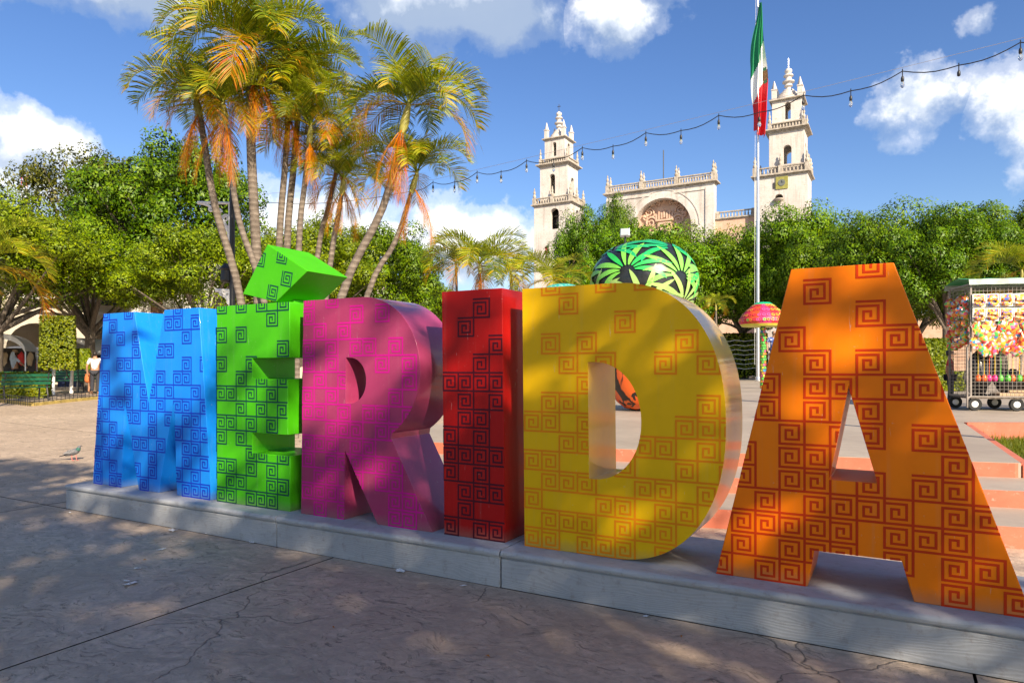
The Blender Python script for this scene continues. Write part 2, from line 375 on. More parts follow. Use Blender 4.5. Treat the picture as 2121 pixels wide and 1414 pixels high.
# ================================================================== GROUND
def grid_axis(): return [-2500, -600, -150, -60, -30, -15, -5, 0, 5, 8.5] + [8.5 + 17.5 * i / 14 for i in range(1, 15)] + [30, 45, 70, 110, 200, 600, 2500]
ys = grid_axis(); xs = [-2500, -600, -150, -60, -30, -15, -5, 0, 5, 15, 30, 60, 150, 600, 2500]
mb = MB(); mb.add([(x, y, ramp_z(x, y) - (.10 if y < 22 else .10 - .094 * min(1, (y - 22) / 3.5))) for y in ys for x in xs], [(j * len(xs) + i, j * len(xs) + i + 1, (j + 1) * len(xs) + i + 1, (j + 1) * len(xs) + i) for j in range(len(ys) - 1) for i in range(len(xs) - 1)])
ground = struct(mb.build('ground', M_PLAZA, smooth=60))
E17 = R(17.5); EX = Vector((math.cos(E17), -math.sin(E17), 0)); EM = Vector((math.sin(E17), math.cos(E17), 0))
def em(e, m, z=0.0): v = EX * e + EM * m; return Vector((v.x, v.y, z))
SL = 4.34; M_JOINT = plain('joint_dirt', (.035, .028, .022), .9, .3)
for i in range(-8, 2):                                 # stamped concrete bays with real joints between them
    for j in range(-1, 6):
        s0, n0 = -4.0 + i * SL, 4.17 + (j - 1) * SL
        c = sn(s0 + SL / 2, n0 + SL / 2)
        if c.dot(EM) > 10.5 and -5 < c.dot(EX): continue
        if c.y > 27 or (j > 3 and i > -3): continue
        k = 8; g = .008; V = []
        for b in range(k + 1):
            for a in range(k + 1):
                p = sn(s0 + g + (SL - 2 * g) * a / k, n0 + g + (SL - 2 * g) * b / k); V.append((p.x, p.y, ramp_z(p.x, p.y)))
        F = [(b * (k + 1) + a, b * (k + 1) + a + 1, (b + 1) * (k + 1) + a + 1, (b + 1) * (k + 1) + a) for b in range(k) for a in range(k)]
        rim = [a for a in range(k + 1)] + [(b + 1) * (k + 1) - 1 for b in range(1, k + 1)] + [k * (k + 1) + a for a in range(k - 1, -1, -1)] + [b * (k + 1) for b in range(k - 1, 0, -1)]
        base = len(V); V += [(V[q][0], V[q][1], V[q][2] - .11) for q in rim]
        F += [(rim[(q + 1) % len(rim)], rim[q], base + q, base + (q + 1) % len(rim)) for q in range(len(rim))]
        mb = MB().add(V, F); mb.mi = [0] * (k * k) + [1] * len(rim); mb.build('paving_slab', [M_STAMP, M_JOINT], ground)

# raised middle of the square with three steps
PZ = .51
terrace = struct(empty('terrace'))
A = em(-5.6, 8.745); B = em(3.02, 8.745); Cc = Vector((8.42, 12.8, 0))
outl = [A, B, Cc, Vector((60, 12.8, 0)), Vector((60, 64, 0)), Vector((A.x + .489 * 62, A.y + .872 * 62, 0))]
mb = MB(); m = len(outl)
mb.add([(p.x, p.y, PZ) for p in outl] + [(p.x, p.y, -.05) for p in outl], [tuple(range(m))] + [((i + 1) % m, i, i + m, (i + 1) % m + m) for i in range(m)])
mb.build('terrace_floor', M_PLAZA, terrace)
for k, (m0, zt, zb) in enumerate(((6.88, .185, 0), (7.80, .35, .185), (8.73, .506, .35))):
    mb = MB()                                           # salmon painted riser
    e0, e1 = -5.6, 3.02 + .02 * k
    pts = [em(e0, m0), em(e1 - .10, m0), em(e1 - .03, m0 + .03), em(e1, m0 + .10)]
    pts.append(em(e1, m0 + .93) if k < 2 else Vector((B.x + .06, B.y + .12, 0)))
    for p, q in zip(pts, pts[1:]): mb.add([(p.x, p.y, zb - .03), (q.x, q.y, zb - .03), (q.x, q.y, zt), (p.x, p.y, zt)], [(0, 1, 2, 3)])
    o = mb.build('stair_riser', M_SALMON, terrace, smooth=50)
    if k < 2:
        mb = MB(); a = [em(e0, m0), em(e1 - .10, m0), em(e1 - .03, m0 + .03), em(e1, m0 + .10), em(e1, m0 + .94), em(e0, m0 + .94)]
        mb.add([(p.x, p.y, zt) for p in a], [tuple(range(6))]); mb.build('stair_tread', M_PLAZA, terrace)
# planting bed beside the steps
planter = empty('planting_bed', (Cc.x, Cc.y, 0))
tag(planter, 'low salmon walled planting bed with grass beside the steps', 'planter')
mb = MB(); mb.box((10, -.06, .27), (20, .10, .50)); mb.build('back_wall', M_SALMON, planter)
mb = MB(); v = (B - Cc); L = v.length; a = math.atan2(v.y, v.x)
mb.box((v.x / 2 + .06, v.y / 2 - .03, .24), (L, .10, .49), a); mb.build('side_wall', M_SALMON, planter)
mb = MB(); mb.add([(-3.1, -5.6, .17), (14, -9, .05), (14, -.1, .17), (-.1, -.1, .17)], [(0, 1, 2, 3)])
def mk_soil(t):
    co = obj_co(t); n = t.noise(co, 3, 6, .7)
    return bsdf(t, t.mix(t.ramp(n, [(.35, 0.0), (.6, 1.0)]), (.10, .075, .045), (.16, .17, .05)), .95, n, .6, .03)
mb.build('soil', mat('bed_soil', mk_soil), planter)
rg = np.random.default_rng(3); n = 15000
t = rg.random(n); w = rg.random(n) ** 1.3 * 2.6
bx = -t * 2.9 + .12 + w; by = -t * 5.3 - .12; bz = np.full(n, .16)
hh = .06 + .12 * rg.random(n) + (rg.random(n) > .97) * .12; an = rg.random(n) * 6.283; ln = .07 * rg.standard_normal((n, 2))
V = np.zeros((n, 3, 3)); V[:, 0] = np.c_[bx - .008 * np.cos(an), by - .008 * np.sin(an), bz]; V[:, 1] = np.c_[bx + .008 * np.cos(an), by + .008 * np.sin(an), bz]; V[:, 2] = np.c_[bx + ln[:, 0], by + ln[:, 1], bz + hh]
gr = link('grass', raw_mesh('grass', V.reshape(-1, 3), np.arange(n * 3).reshape(-1, 3), M_GRASS), planter); gr['kind'] = 'stuff'

# ================================================================== PLINTH AND LETTERS
BZ = .265; DL = 4.35; DEPTH = .52
plinth = tag(empty('plinth', sn(-3.5, 4.17), -TH), 'long grey concrete plinth under the row of giant letters', 'plinth')
prof = [(0, 0), (0, .203), (.010, .208), (.012, .214), (-.010, .218), (-.017, .230), (-.017, .246), (-.008, .259), (.010, .265), (1.04, .265), (1.05, .255), (1.05, 0)]
for s0, s1 in ((-7.93, -4.665), (-4.655, -2.435), (-2.425, .95)):
    mb = MB(); k = len(prof); jit = random.uniform(-.006, .006)
    V = [(s + 3.5, y + jit, z) for s in (s0, s1) for y, z in prof]
    mb.add(V, [(i, (i + 1) % k, (i + 1) % k + k, i + k) for i in range(k)] + [tuple(range(k))[::-1], tuple(range(k, 2 * k))])
    mb.build('plinth_block', M_PLINTH, plinth, smooth=40, bevel=.006)

P = .1374
SPIRAL = [(0, 0), (1, 0), (1, 1), (0, 1), (0, .19), (.777, .19), (.777, .80), (.247, .80), (.247, .41), (.51, .41), (.51, .60)]
LWD = .100
def spiral_rects(x0, ytop, p, mode=0):
    out = []; h = LWD / 2
    pts = SPIRAL
    if mode == 1: pts = [(x, 1 - y) for x, y in pts]
    if mode == 2: pts = [(y, x) for x, y in pts]
    if mode == 2: pts = [(x, y) for x, y in pts]
    for (ax, ay), (bx_, by_) in zip(pts, pts[1:]):
        xa, xb = sorted((ax, bx_)); ya, yb = sorted((ay, by_))
        out.append((x0 + (xa - h) * p, ytop - (yb + h) * p, x0 + (xb + h) * p, ytop - (ya - h) * p))
    return out
def merge_rects(rects):
    """union of axis aligned rectangles as rectangles that do not overlap"""
    q = lambda v: round(v, 4)
    X = sorted({q(r[i]) for r in rects for i in (0, 2)}); Y = sorted({q(r[i]) for r in rects for i in (1, 3)})
    xi = {v: i for i, v in enumerate(X)}; yi = {v: i for i, v in enumerate(Y)}
    occ = np.zeros((len(Y), len(X)), bool)
    for r in rects: occ[yi[q(r[1])]:yi[q(r[3])], xi[q(r[0])]:xi[q(r[2])]] = True
    runs = {}; out = []
    for j in range(len(Y)):
        row = {}; i = 0
        while j < len(Y) - 1 and i < len(X) - 1:
            if occ[j, i]:
                a = i
                while i < len(X) - 1 and occ[j, i]: i += 1
                row[(a, i)] = runs.pop((a, i), j)
            else: i += 1
        for (a, b), j0 in runs.items(): out.append((X[a], Y[j0], X[b], Y[j]))
        runs = row
    return out
def clip(poly, tri):
    A, B_, C_ = tri
    if (B_[0] - A[0]) * (C_[1] - A[1]) - (C_[0] - A[0]) * (B_[1] - A[1]) < 0: B_, C_ = C_, B_
    for p, r in ((A, B_), (B_, C_), (C_, A)):
        ex, ey = r[0] - p[0], r[1] - p[1]; res = []
        for i in range(len(poly)):
            a, b = poly[i], poly[(i + 1) % len(poly)]
            da = ex * (a[1] - p[1]) - ey * (a[0] - p[0]); db = ex * (b[1] - p[1]) - ey * (b[0] - p[0])
            if da >= 0: res.append(a)
            if (da > 0 > db) or (da < 0 < db): k = da / (da - db); res.append((a[0] + (b[0] - a[0]) * k, a[1] + (b[1] - a[1]) * k))
        poly = res
        if len(poly) < 3: return None
    ar = abs(sum(poly[i][0] * poly[(i + 1) % len(poly)][1] - poly[(i + 1) % len(poly)][0] * poly[i][1] for i in range(len(poly))))
    return poly if ar > 2e-7 else None
def decal(rects, tris, y, M=None):
    """print clipped to the face, one MB for each connected piece of the pattern"""
    rc = merge_rects(rects); par = list(range(len(rc)))
    def root(i):
        while par[i] != i: i = par[i]
        return i
    for i in range(len(rc)):
        for j in range(i):
            a, b = rc[i], rc[j]
            if min(a[2], b[2]) - max(a[0], b[0]) > -1e-4 and min(a[3], b[3]) - max(a[1], b[1]) > -1e-4: par[root(i)] = root(j)
    out = {}
    for i, (x0, z0, x1, z1) in enumerate(rc):
        for t in tris:
            if max(p[0] for p in t) < x0 or min(p[0] for p in t) > x1 or max(p[1] for p in t) < z0 or min(p[1] for p in t) > z1: continue
            c = clip([(x0, z0), (x1, z0), (x1, z1), (x0, z1)], t)
            if c: out.setdefault(root(i), MB()).add([(a, y, b) for a, b in c], [tuple(range(len(c)))], M)
    return list(out.values())
def arc(cx, cz, rx, rz, a0, a1, n): return [(cx + rx * math.cos(R(a0 + (a1 - a0) * i / n)), cz + rz * math.sin(R(a0 + (a1 - a0) * i / n))) for i in range(n + 1)]
def superarc(cx, cz, rx, rz, a0, a1, n, p=2.25):
    o = []
    for i in range(n + 1):
        a = R(a0 + (a1 - a0) * i / n); c, s_ = math.cos(a), math.sin(a)
        o.append((cx + rx * math.copysign(abs(c) ** (2 / p), c), cz + rz * math.copysign(abs(s_) ** (2 / p), s_)))
    return o
HL = 1.862
LET = {
 'm': dict(s=-6.75, out=[(-7.546, HL), (-6.988, HL), (-6.738, .91), (-6.484, HL), (-5.944, HL), (-5.752, 0), (-6.282, 0), (-6.328, .935), (-6.576, 0), (-6.912, 0), (-7.152, .94), (-7.215, 0), (-7.749, 0)], holes=[], org=-7.6388, rows='''.#..#.....#...
..#......##.#.
...#.#.....#..
.#...#..##....
#..##......#.#
.#...#..#.##..
.#..#.##.#..#.
#.###.#.#.##.#
##..##.#.#.##.
#.#....#..#.##
.###.##.#..##.
##.....#...#.#
#.#..#.#..#.#.
#.##..#....###'''),
 'e': dict(s=-5.19, out=[(-5.682, HL), (-4.702, HL), (-4.702, 1.366), (-5.187, 1.366), (-5.187, 1.175), (-4.726, 1.175), (-4.726, .679), (-5.187, .679), (-5.187, .492), (-4.697, .492), (-4.697, 0), (-5.677, 0)], holes=[], org=-5.6092, rows='''#.#.#.#
.....#.
#.#....
......#
#..#...
..#.#.#
##.#.#.
..#.#.#
##.#.#.
#.#....
...##.#
##.#.#.
.##..##
##.###.'''),
 'r': dict(s=-3.87, out=[(-4.532, HL)] + superarc(-3.86, 1.262, .594, .60, 90, -58, 34, 2.0) + [(-3.554, .708), (-3.149, 0), (-3.695, 0), (-4.051, .584), (-4.058, 0), (-4.562, 0)],
           holes=[[(-4.041, 1.362)] + superarc(-4.0, 1.171, .18, .191, 90, -90, 20, 2.1) + [(-4.041, .980)]], org=-4.471, rows='''#.#.......
#...#.#...
.#.#......
#.#.##.#..
#.#...#.#.
.#.#....#.
#.#....#..
##.#.##.#.
..###.##..
###.##....
#.######..
.##.#.##..
####...###
.#.#...##.'''),
 'i': dict(s=-2.78, out=[(-3.060, HL), (-2.522, HL), (-2.498, 0), (-3.036, 0)], holes=[], org=-2.9745, rows='''....
..#.
.#..
...#
..#.
####
.#.#
.##.
#.#.
####
#.#.
.###
.#..
#.##'''),
 'd': dict(s=-1.64, out=[(-2.355, 1.846)] + superarc(-1.66, .925, .738, .921, 90, -90, 44, 2.28) + [(-2.335, .0)],
           holes=[[(-1.845, 1.318)] + superarc(-1.80, .920, .334, .398, 90, -90, 26, 2.1) + [(-1.835, .522)]], org=-2.2644, rows='''.#..#.#....
..#........
.....#.....
.#.#....#..
..#.#..#.#.
...#.......
.##......#.
##.#....###
..##..##.#.
##...#..#.#
.###..##.#.
#...##.##..
.###.###...
##.###.#...'''),
 'a': dict(s=-.19, out=[(-.547, HL), (-.015, HL), (.607, 0), (.081, 0), (.023, .216), (-.42, .216), (-.456, 0), (-.983, 0)], holes=[[(-.241, 1.169), (-.095, .634), (-.342, .634)]], org=-.9534, rows='''......#.....
....#.......
......#.....
...#...##...
....#.#.....
..#.##.##...
..#.#.#.....
...#.##.##..
.#.##....#..
.#.##.#.##..
..#.####.##.
.#####.###..
.#.###.#.##.
#.##.....#.#'''),
}
LCOL = {'m': ((.006, .215, .80), (.012, .26, .82), (.006, .035, .50)), 'e': ((.055, .42, .003), (.07, .46, .006), (.003, .055, .045)),
        'r': ((.35, .034, .115), (.37, .05, .135), (.56, .006, .25)), 'i': ((.40, .004, .004), (.44, .008, .006), (.075, .005, .014)),
        'd': ((.80, .455, .0), (.82, .48, .002), (.80, .24, .003)), 'a': ((.90, .185, .0), (.90, .22, .001), (.55, .035, .002))}
LLAB = {'m': 'giant glossy blue block letter M at the end of the row', 'e': 'giant glossy green block letter E with a tilted accent block on top',
        'r': 'giant glossy magenta purple block letter R on the plinth', 'i': 'giant glossy dark red block letter I on the plinth',
        'd': 'giant glossy yellow block letter D with orange spirals', 'a': 'giant glossy orange block letter A with red spirals'}
letters = {}
for ch, L in LET.items():
    root = tag(empty('block_letter', sn(L['s'], DL, BZ), -TH), LLAB[ch], 'letter', None); letters[ch] = root
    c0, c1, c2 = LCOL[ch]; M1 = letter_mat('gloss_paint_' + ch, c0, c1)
    M2 = plain('spiral_print_' + ch, c2, .5, .10, 3, Specular_IOR_Level=.18)
    loc = lambda pts: [(x - L['s'], z) for x, z in pts]
    mb = MB(); tris = mb.poly(loc(L['out']), [loc(h) for h in L['holes']], 0, DEPTH)
    nf = 2 * len(tris); mb.mi = [0] * nf + [1] * (len(mb.f) - nf)
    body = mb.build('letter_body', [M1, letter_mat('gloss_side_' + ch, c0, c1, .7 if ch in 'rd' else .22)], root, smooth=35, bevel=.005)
    rects = []
    rows = L['rows'].split()
    for j, row in enumerate(rows):
        zc = .0735 + P * (len(rows) - 1 - j)
        for i, q in enumerate(row):
            if q == '#': rects += spiral_rects(L['org'] + P * i - P / 2 - L['s'], zc + P / 2, P)
    for q in decal(rects, tris, -.0016): q.build('spiral_print', M2, root)
# the accent over the E: a box standing on its corner
Ee = letters['e']; sE = LET['e']['s']
acc = [(-4.981, 2.395), (-5.31, 1.963), (-4.871, 1.868), (-4.478, 2.12)]
mb = MB(); tris = mb.poly([(x - sE, z) for x, z in acc], [], -.004, .50)
ab = mb.build('accent_block', MATS['gloss_paint_e'], Ee, bevel=.005)
ang = math.atan2(1.868 - 1.963, -4.871 + 5.31)                 # along the lower edge
O = Vector((-5.31 - sE, 0, 1.963)); ca, sa = math.cos(ang), math.sin(ang)
Mloc = Matrix(((ca, 0, -sa, O.x), (0, 1, 0, 0), (sa, 0, ca, O.z), (0, 0, 0, 1)))
Minv = Mloc.inverted()
tl = [[tuple((Minv @ Vector((p[0], 0, p[1])))[k] for k in (0, 2)) for p in t] for t in tris]
rects = []
for (ax, az), mode in zip(((-5.075, 2.265), (-4.79, 2.27), (-4.735, 2.065), (-4.915, 1.955)), (1, 1, 2, 2)):
    v = Minv @ Vector((ax - sE, 0, az)); rects += spiral_rects(v.x - .06, v.z + .06, .12, mode)
for q in decal(rects, tl, -.0056, Mloc): q.build('spiral_print', MATS['spiral_print_e'], ab)
mb = MB(); mb.box((-5.0 - sE + .02, .30, HL + .016), (.34, .30, .034)); mb.build('accent_foot', MATS['gloss_paint_e'], Ee)

# ================================================================== TREES
def unit(v): return v / np.maximum(1e-9, np.linalg.norm(v, axis=1, keepdims=True))
def leaf_cloud(rg, pos, nrm, size, aspect=.55):
    """one folded diamond leaf (2 triangles) at each point"""
    n = len(pos); t = unit(np.cross(nrm, rg.standard_normal((n, 3)))); b = np.cross(nrm, t)
    l = (size * (.6 + .8 * rg.random(n)))[:, None]; w = l * aspect
    V = np.empty((n, 4, 3)); V[:, 0] = pos - t * l * .5; V[:, 1] = pos + b * w * .5 - nrm * l * .12; V[:, 2] = pos + t * l * .5; V[:, 3] = pos - b * w * .5 - nrm * l * .12
    i = np.arange(n)[:, None] * 4
    return V.reshape(-1, 3), np.concatenate([np.c_[i, i + 1, i + 2], np.c_[i, i + 2, i + 3]])
def crown_mesh(name, seed, rad, hz, cz, nclump, nleaf, leaf, material, zmin=-.45, cl=(.20, .34), gap=0.0):
    rg = np.random.default_rng(seed); C_ = []
    for k in range(nclump):
        d = rg.standard_normal(3); d /= np.linalg.norm(d)
        while d[2] < zmin: d = rg.standard_normal(3); d /= np.linalg.norm(d)
        f = (.62 + .38 * rg.random() ** .5) * (1 + .13 * rg.standard_normal())
        C_.append((np.array([d[0] * rad, d[1] * rad, d[2] * hz]) * f + [0, 0, cz], rad * rg.uniform(*cl)))
    per = nleaf // nclump; P_ = []; Nn = []; cn_ = []
    for c, r in C_:
        d = unit(rg.standard_normal((per, 3))); rr = r * (.60 + .46 * rg.random(per) ** .6) * (1 + .16 * np.sin(d[:, 0] * 7 + c[0] * 3) * np.sin(d[:, 2] * 6 + c[1]))
        p = c + d * rr[:, None] * [1, 1, .78]
        P_.append(p); cn_.append(unit(d + [0, 0, .25])); Nn.append(unit(d * 1.0 + rg.standard_normal((per, 3)) * .5 + [0, 0, .35]))
    P_ = np.concatenate(P_); Nn = np.concatenate(Nn)
    V, F = leaf_cloud(rg, P_, Nn, np.full(len(P_), leaf))
    return raw_mesh(name, V, F, material, cn=np.repeat(np.concatenate(cn_), 4, axis=0)), [c for c, r in C_]
def limb_mesh(name, seed, h, r0, targets, material, lean=0.0, n=7, fork=.45):
    rg = random.Random(seed); mb = MB()
    top = Vector((lean, rg.uniform(-.3, .3), h)); fk = Vector((lean * .5, 0, h * fork))
    mb.tube([(0, 0, -.15), (rg.uniform(-.05, .05), 0, h * fork * .35), (lean * .25, rg.uniform(-.08, .08), h * fork * .7), fk], [r0 * 1.35, r0, r0 * .9, r0 * .82], 9)
    for c in targets:
        c = Vector(c); a = fk - Vector((0, 0, rg.uniform(0, .25) * h * fork)); mid = a.lerp(c, .5) + Vector((rg.uniform(-.3, .3), rg.uniform(-.3, .3), rg.uniform(.0, .5)))
        q = rg.uniform(.32, .55) * r0
        mb.tube([a, a.lerp(mid, .5), mid, mid.lerp(c, .55), c], [q, q * .85, q * .65, q * .42, q * .15], n)
    return mb
def tree_proto(name, seed, rad, hz, cz, nclump, nleaf, leaf, material, trunk=.28, nb=10, **k):
    me, cs = crown_mesh('crown', seed, rad, hz, cz, nclump, nleaf, leaf, material, **k)
    r = empty(name); rg = random.Random(seed)
    link('crown', me, r)
    tg = [c for c in rg.sample(cs, min(nb, len(cs)))]
    limb_mesh('trunk', seed, cz, trunk, tg, M_BARK, fork=max(.25, min(.6, (cz - hz * .55) / cz))).build('trunk', M_BARK, r, smooth=60)
    return r
PROT = {
 'dome': tree_proto('laurel_tree', 11, 4.6, 3.6, 7.6, 120, 68000, .175, M_LEAF, .34, 14, zmin=-.8, cl=(.15, .30)),
 'wide': tree_proto('laurel_tree', 12, 5.6, 3.2, 7.4, 145, 78000, .175, M_LEAF, .38, 16, zmin=-.8, cl=(.13, .27)),
 'dark': tree_proto('laurel_tree', 13, 5.0, 3.9, 8.2, 125, 70000, .175, M_LEAFD, .36, 14, zmin=-.75, cl=(.14, .29)),
 'thin': tree_proto('open_crowned_tree', 14, 4.6, 2.6, 9.2, 70, 15000, .17, M_LEAFO, .26, 30, cl=(.13, .24), zmin=-.5),
 'shade': tree_proto('laurel_tree', 16, 5.6, 3.2, 7.4, 40, 16500, .28, M_LEAF, .38, 26, cl=(.19, .31)),
 'near': tree_proto('laurel_tree', 15, 4.2, 3.3, 6.6, 120, 62000, .135, M_LEAFY, .30, 18, zmin=-.42, cl=(.13, .27)),
}
used = {}
def tree(kind, px, Y, top, label, sx=1.0, rz=0.0, group=None, X=None, cat='tree', zb=None):
    """top = height of the crown's top above its own ground"""
    p = PROT[kind]; o = p if kind not in used else copy_tree(p); used[kind] = 1
    nat = {'dome': 11.3, 'wide': 10.8, 'dark': 12.2, 'thin': 12.0, 'near': 10.0, 'shade': 10.8}[kind]; k = top / nat
    x = atx(px, Y) if X is None else X
    o.location = (x, Y, ramp_z(x, Y) if zb is None else zb); o.scale = (k * sx, k * sx, k); o.rotation_euler = (0, 0, rz)
    o['label'] = label; o['category'] = cat
    if group: o['group'] = group
    elif 'group' in o: del o['group']
    return o
G1 = 'laurel trees on the left of the square'; G2 = 'laurel trees in front of the cathedral'
tree('near', -8, 27, 7.6, 'bright green spreading laurel tree behind the benches and trimmed topiary', 1.15, .3, G1)
tree('near', 188, 31, 7.4, 'bright green laurel tree overhanging the market stalls beside the cream building', 1.05, 2.1, G1)
tree('near', -190, 26, 8.6, 'bright green laurel tree at the far end of the hedge, cut by the frame edge', 1.0, 4.1, G1)
tree('thin', 190, 38, 12.9, 'tall open crowned olive green tree with bare branches showing sky', .74, .6)
tree('dark', 350, 37, 12.6, 'tall dark laurel tree rising behind the clump of palms', .84, 4.4, G1)
tree('near', 425, 29, 6.8, 'round bright laurel tree in front of the white walled house', .95, 3.3, G1)
tree('dome', 520, 40, 8.6, 'laurel tree filling the gap behind the grey palm trunks', .9, .9, G1)
tree('near', 640, 36, 8.7, 'bright laurel tree directly behind the green accent block', .85, 5.2, G1)
tree('dome', 800, 42, 9.4, 'laurel tree behind the leaning palm, under the white cloud', .85, 2.6, G1)
tree('near', 880, 46, 7.0, 'small laurel tree beside the far group of yellowing palms', .8, .4, G1)
tree('dark', 1218, 66, 15.3, 'tall patchy laurel tree covering the side of the bell tower', .52, 1.9, G2)
tree('dome', 1232, 60, 10.0, 'lower laurel tree at the foot of the bell tower', .75, 4.4, G2)
tree('dark', 1285, 72, 17.6, 'slender laurel tree topping the left end of the church front', .42, .2, G2)
tree('dome', 1340, 62, 13.3, 'laurel tree below the carved coat of arms', .95, 3.0, G2)
tree('wide', 1440, 65, 13.5, 'broad laurel tree under the right half of the church arch', .85, 1.1, G2)
tree('dome', 1540, 64, 12.5, 'laurel tree right behind the flagpole', .95, 5.5, G2)
tree('wide', 1655, 60, 14.2, 'broad laurel tree at the foot of the clock tower', .8, 2.7, G2)
tree('dome', 1750, 54, 11.9, 'laurel tree beyond the orange letter, next to the clock tower', .9, .7, G2)
tree('wide', 1640, 59, 10.4, 'low laurel tree behind the flowered mushroom', .72, .1, G2)
tree('wide', 1850, 50, 12.0, 'large laurel tree between clock tower and toy cart', .85, 4.9, G2)
tree('dark', 1960, 46, 11.1, 'large dark laurel tree behind the toy cart', .85, 3.6, G2)
tree('dark', 2075, 50, 12.0, 'dark laurel tree rising over the roof of the toy cart', .95, 1.0, G2)
tree('dark', 2200, 44, 10.6, 'dark laurel tree cut by the frame edge beyond the toy cart', .95, 5.0, G2)
tree('dark', 1895, 64, 11.0, 'dark laurel tree in the gap between orange letter and toy cart', 1.1, .5, G2)
tree('dome', 1770, 66, 10.5, 'laurel tree standing deep behind the orange letter', 1.0, 4.6, G2)
tree('dome', 1080, 64, 7.2, 'low laurel tree between the far palms and the bell tower', .9, 3.9, G2)
tree('wide', 960, 66, 7.6, 'low spreading laurel tree behind the far palms', .9, 2.2, G2)
# shade trees of the same avenue, behind the photographer
SH = 'shade trees behind the viewpoint'
tree('shade', 0, -10.2, 12.2, 'large shade tree behind the viewpoint over the paving', 1.05, 1.3, SH, X=-4.2)
tree('shade', 0, -11.6, 12.6, 'large shade tree behind the viewpoint towards the stall side', 1.0, 2.9, SH, X=3.7)

# ================================================================== PALMS
def frond_mesh(name, seed, length, arch, droop, mats, nl=58, lw=.036, ll=.80, orange=0.0, vee=.68, twist=0.0, spread=1.0):
    """pinnate frond growing along +x from the origin, arching up then down"""
    rg = np.random.default_rng(seed); k = 14; pts = []; p = np.array([0., 0., 0.]); a = arch
    for i in range(k + 1):
        pts.append(p.copy()); a -= droop / k * (0.6 + .9 * i / k); p = p + length / k * np.array([math.cos(a), twist * .4 * i / k * .3, math.sin(a)])
    pts = np.array(pts); mb = MB(); mb.tube([tuple(q) for q in pts], list(np.linspace(.02, .004, k + 1)), 5); nrib = len(mb.f)
    V = []; F = []; mi = []
    for side in (-1, 1):
        for j in range(nl):
            t = .14 + .86 * (j + rg.random() * .6) / nl; fi = t * k; i0 = min(k - 1, int(fi)); q = pts[i0] + (pts[i0 + 1] - pts[i0]) * (fi - i0)
            tg = pts[i0 + 1] - pts[i0]; tg /= np.linalg.norm(tg)
            sd = np.array([0, side, 0.]); up = np.cross(tg, sd) * side * 1.0
            up = np.array([-tg[2], 0, tg[0]])
            l = ll * (math.sin(math.pi * min(1, t * .92 + .06)) ** .55) * rg.uniform(.82, 1.12) + .05
            d = tg * (.55 + .35 * t + (1 - spread)) + sd * spread + up * (vee + rg.normal() * .12); d /= np.linalg.norm(d)
            g = rg.uniform(.12, .45) * l
            m1 = q + d * l * .5 + np.array([0, 0, -.12 * g]); m2 = q + d * l * .85 + np.array([0, 0, -.55 * g]); tip = q + d * l * 1.02 + np.array([0, 0, -1.1 * g])
            w = tg * lw * rg.uniform(.8, 1.2) * .5
            b = len(V); V += [q - w * .5, q + w * .5, m1 + w, m1 - w, m2 + w * .75, m2 - w * .75, tip]
            F += [(b, b + 1, b + 2, b + 3), (b + 3, b + 2, b + 4, b + 5), (b + 5, b + 4, b + 6)]
            mm = 1 if rg.random() < (orange * (t ** 1.5) * 1.6) else 0; mi += [mm] * 3
    b = len(mb.v); mb.v += [tuple(v) for v in V]; mb.f += [tuple(i + b for i in f) for f in F]; mb.mi += mi
    me = bpy.data.meshes.new(name); me.from_pydata(mb.v, [], mb.f); me.update()
    for m in mats: me.materials.append(m)
    me.polygons.foreach_set('material_index', mb.mi); return me
FR = {}
for i in range(5): FR['g', i] = frond_mesh('frond', 20 + i, 2.5, R([80, 70, 60, 46, 76][i]), R([95, 125, 135, 125, 150][i]), [M_FROND, M_FRONDY], orange=[.0, .1, .25, .5, .1][i])
for i in range(2): FR['d', i] = frond_mesh('frond', 30 + i, 2.4, R([58, 40][i]), R([120, 115][i]), [M_FRONDD, M_FRONDY], orange=.15)
for i in range(2): FR['o', i] = frond_mesh('frond', 40 + i, 1.9, R([-48, -66][i]), R([38, 22][i]), [M_FRONDO, M_FRONDY], nl=46, lw=.026, ll=.6, orange=.3, vee=.05, spread=.42)
for i in range(2): FR['y', i] = frond_mesh('frond', 50 + i, 2.3, R([30, 14][i]), R([105, 98][i]), [M_FRONDY, M_FRONDO], lw=.03, orange=.35, vee=.25, spread=.75)
M_SHAFT = plain('yellow_green_crownshaft', (.33, .30, .06), .5, .35, 5)
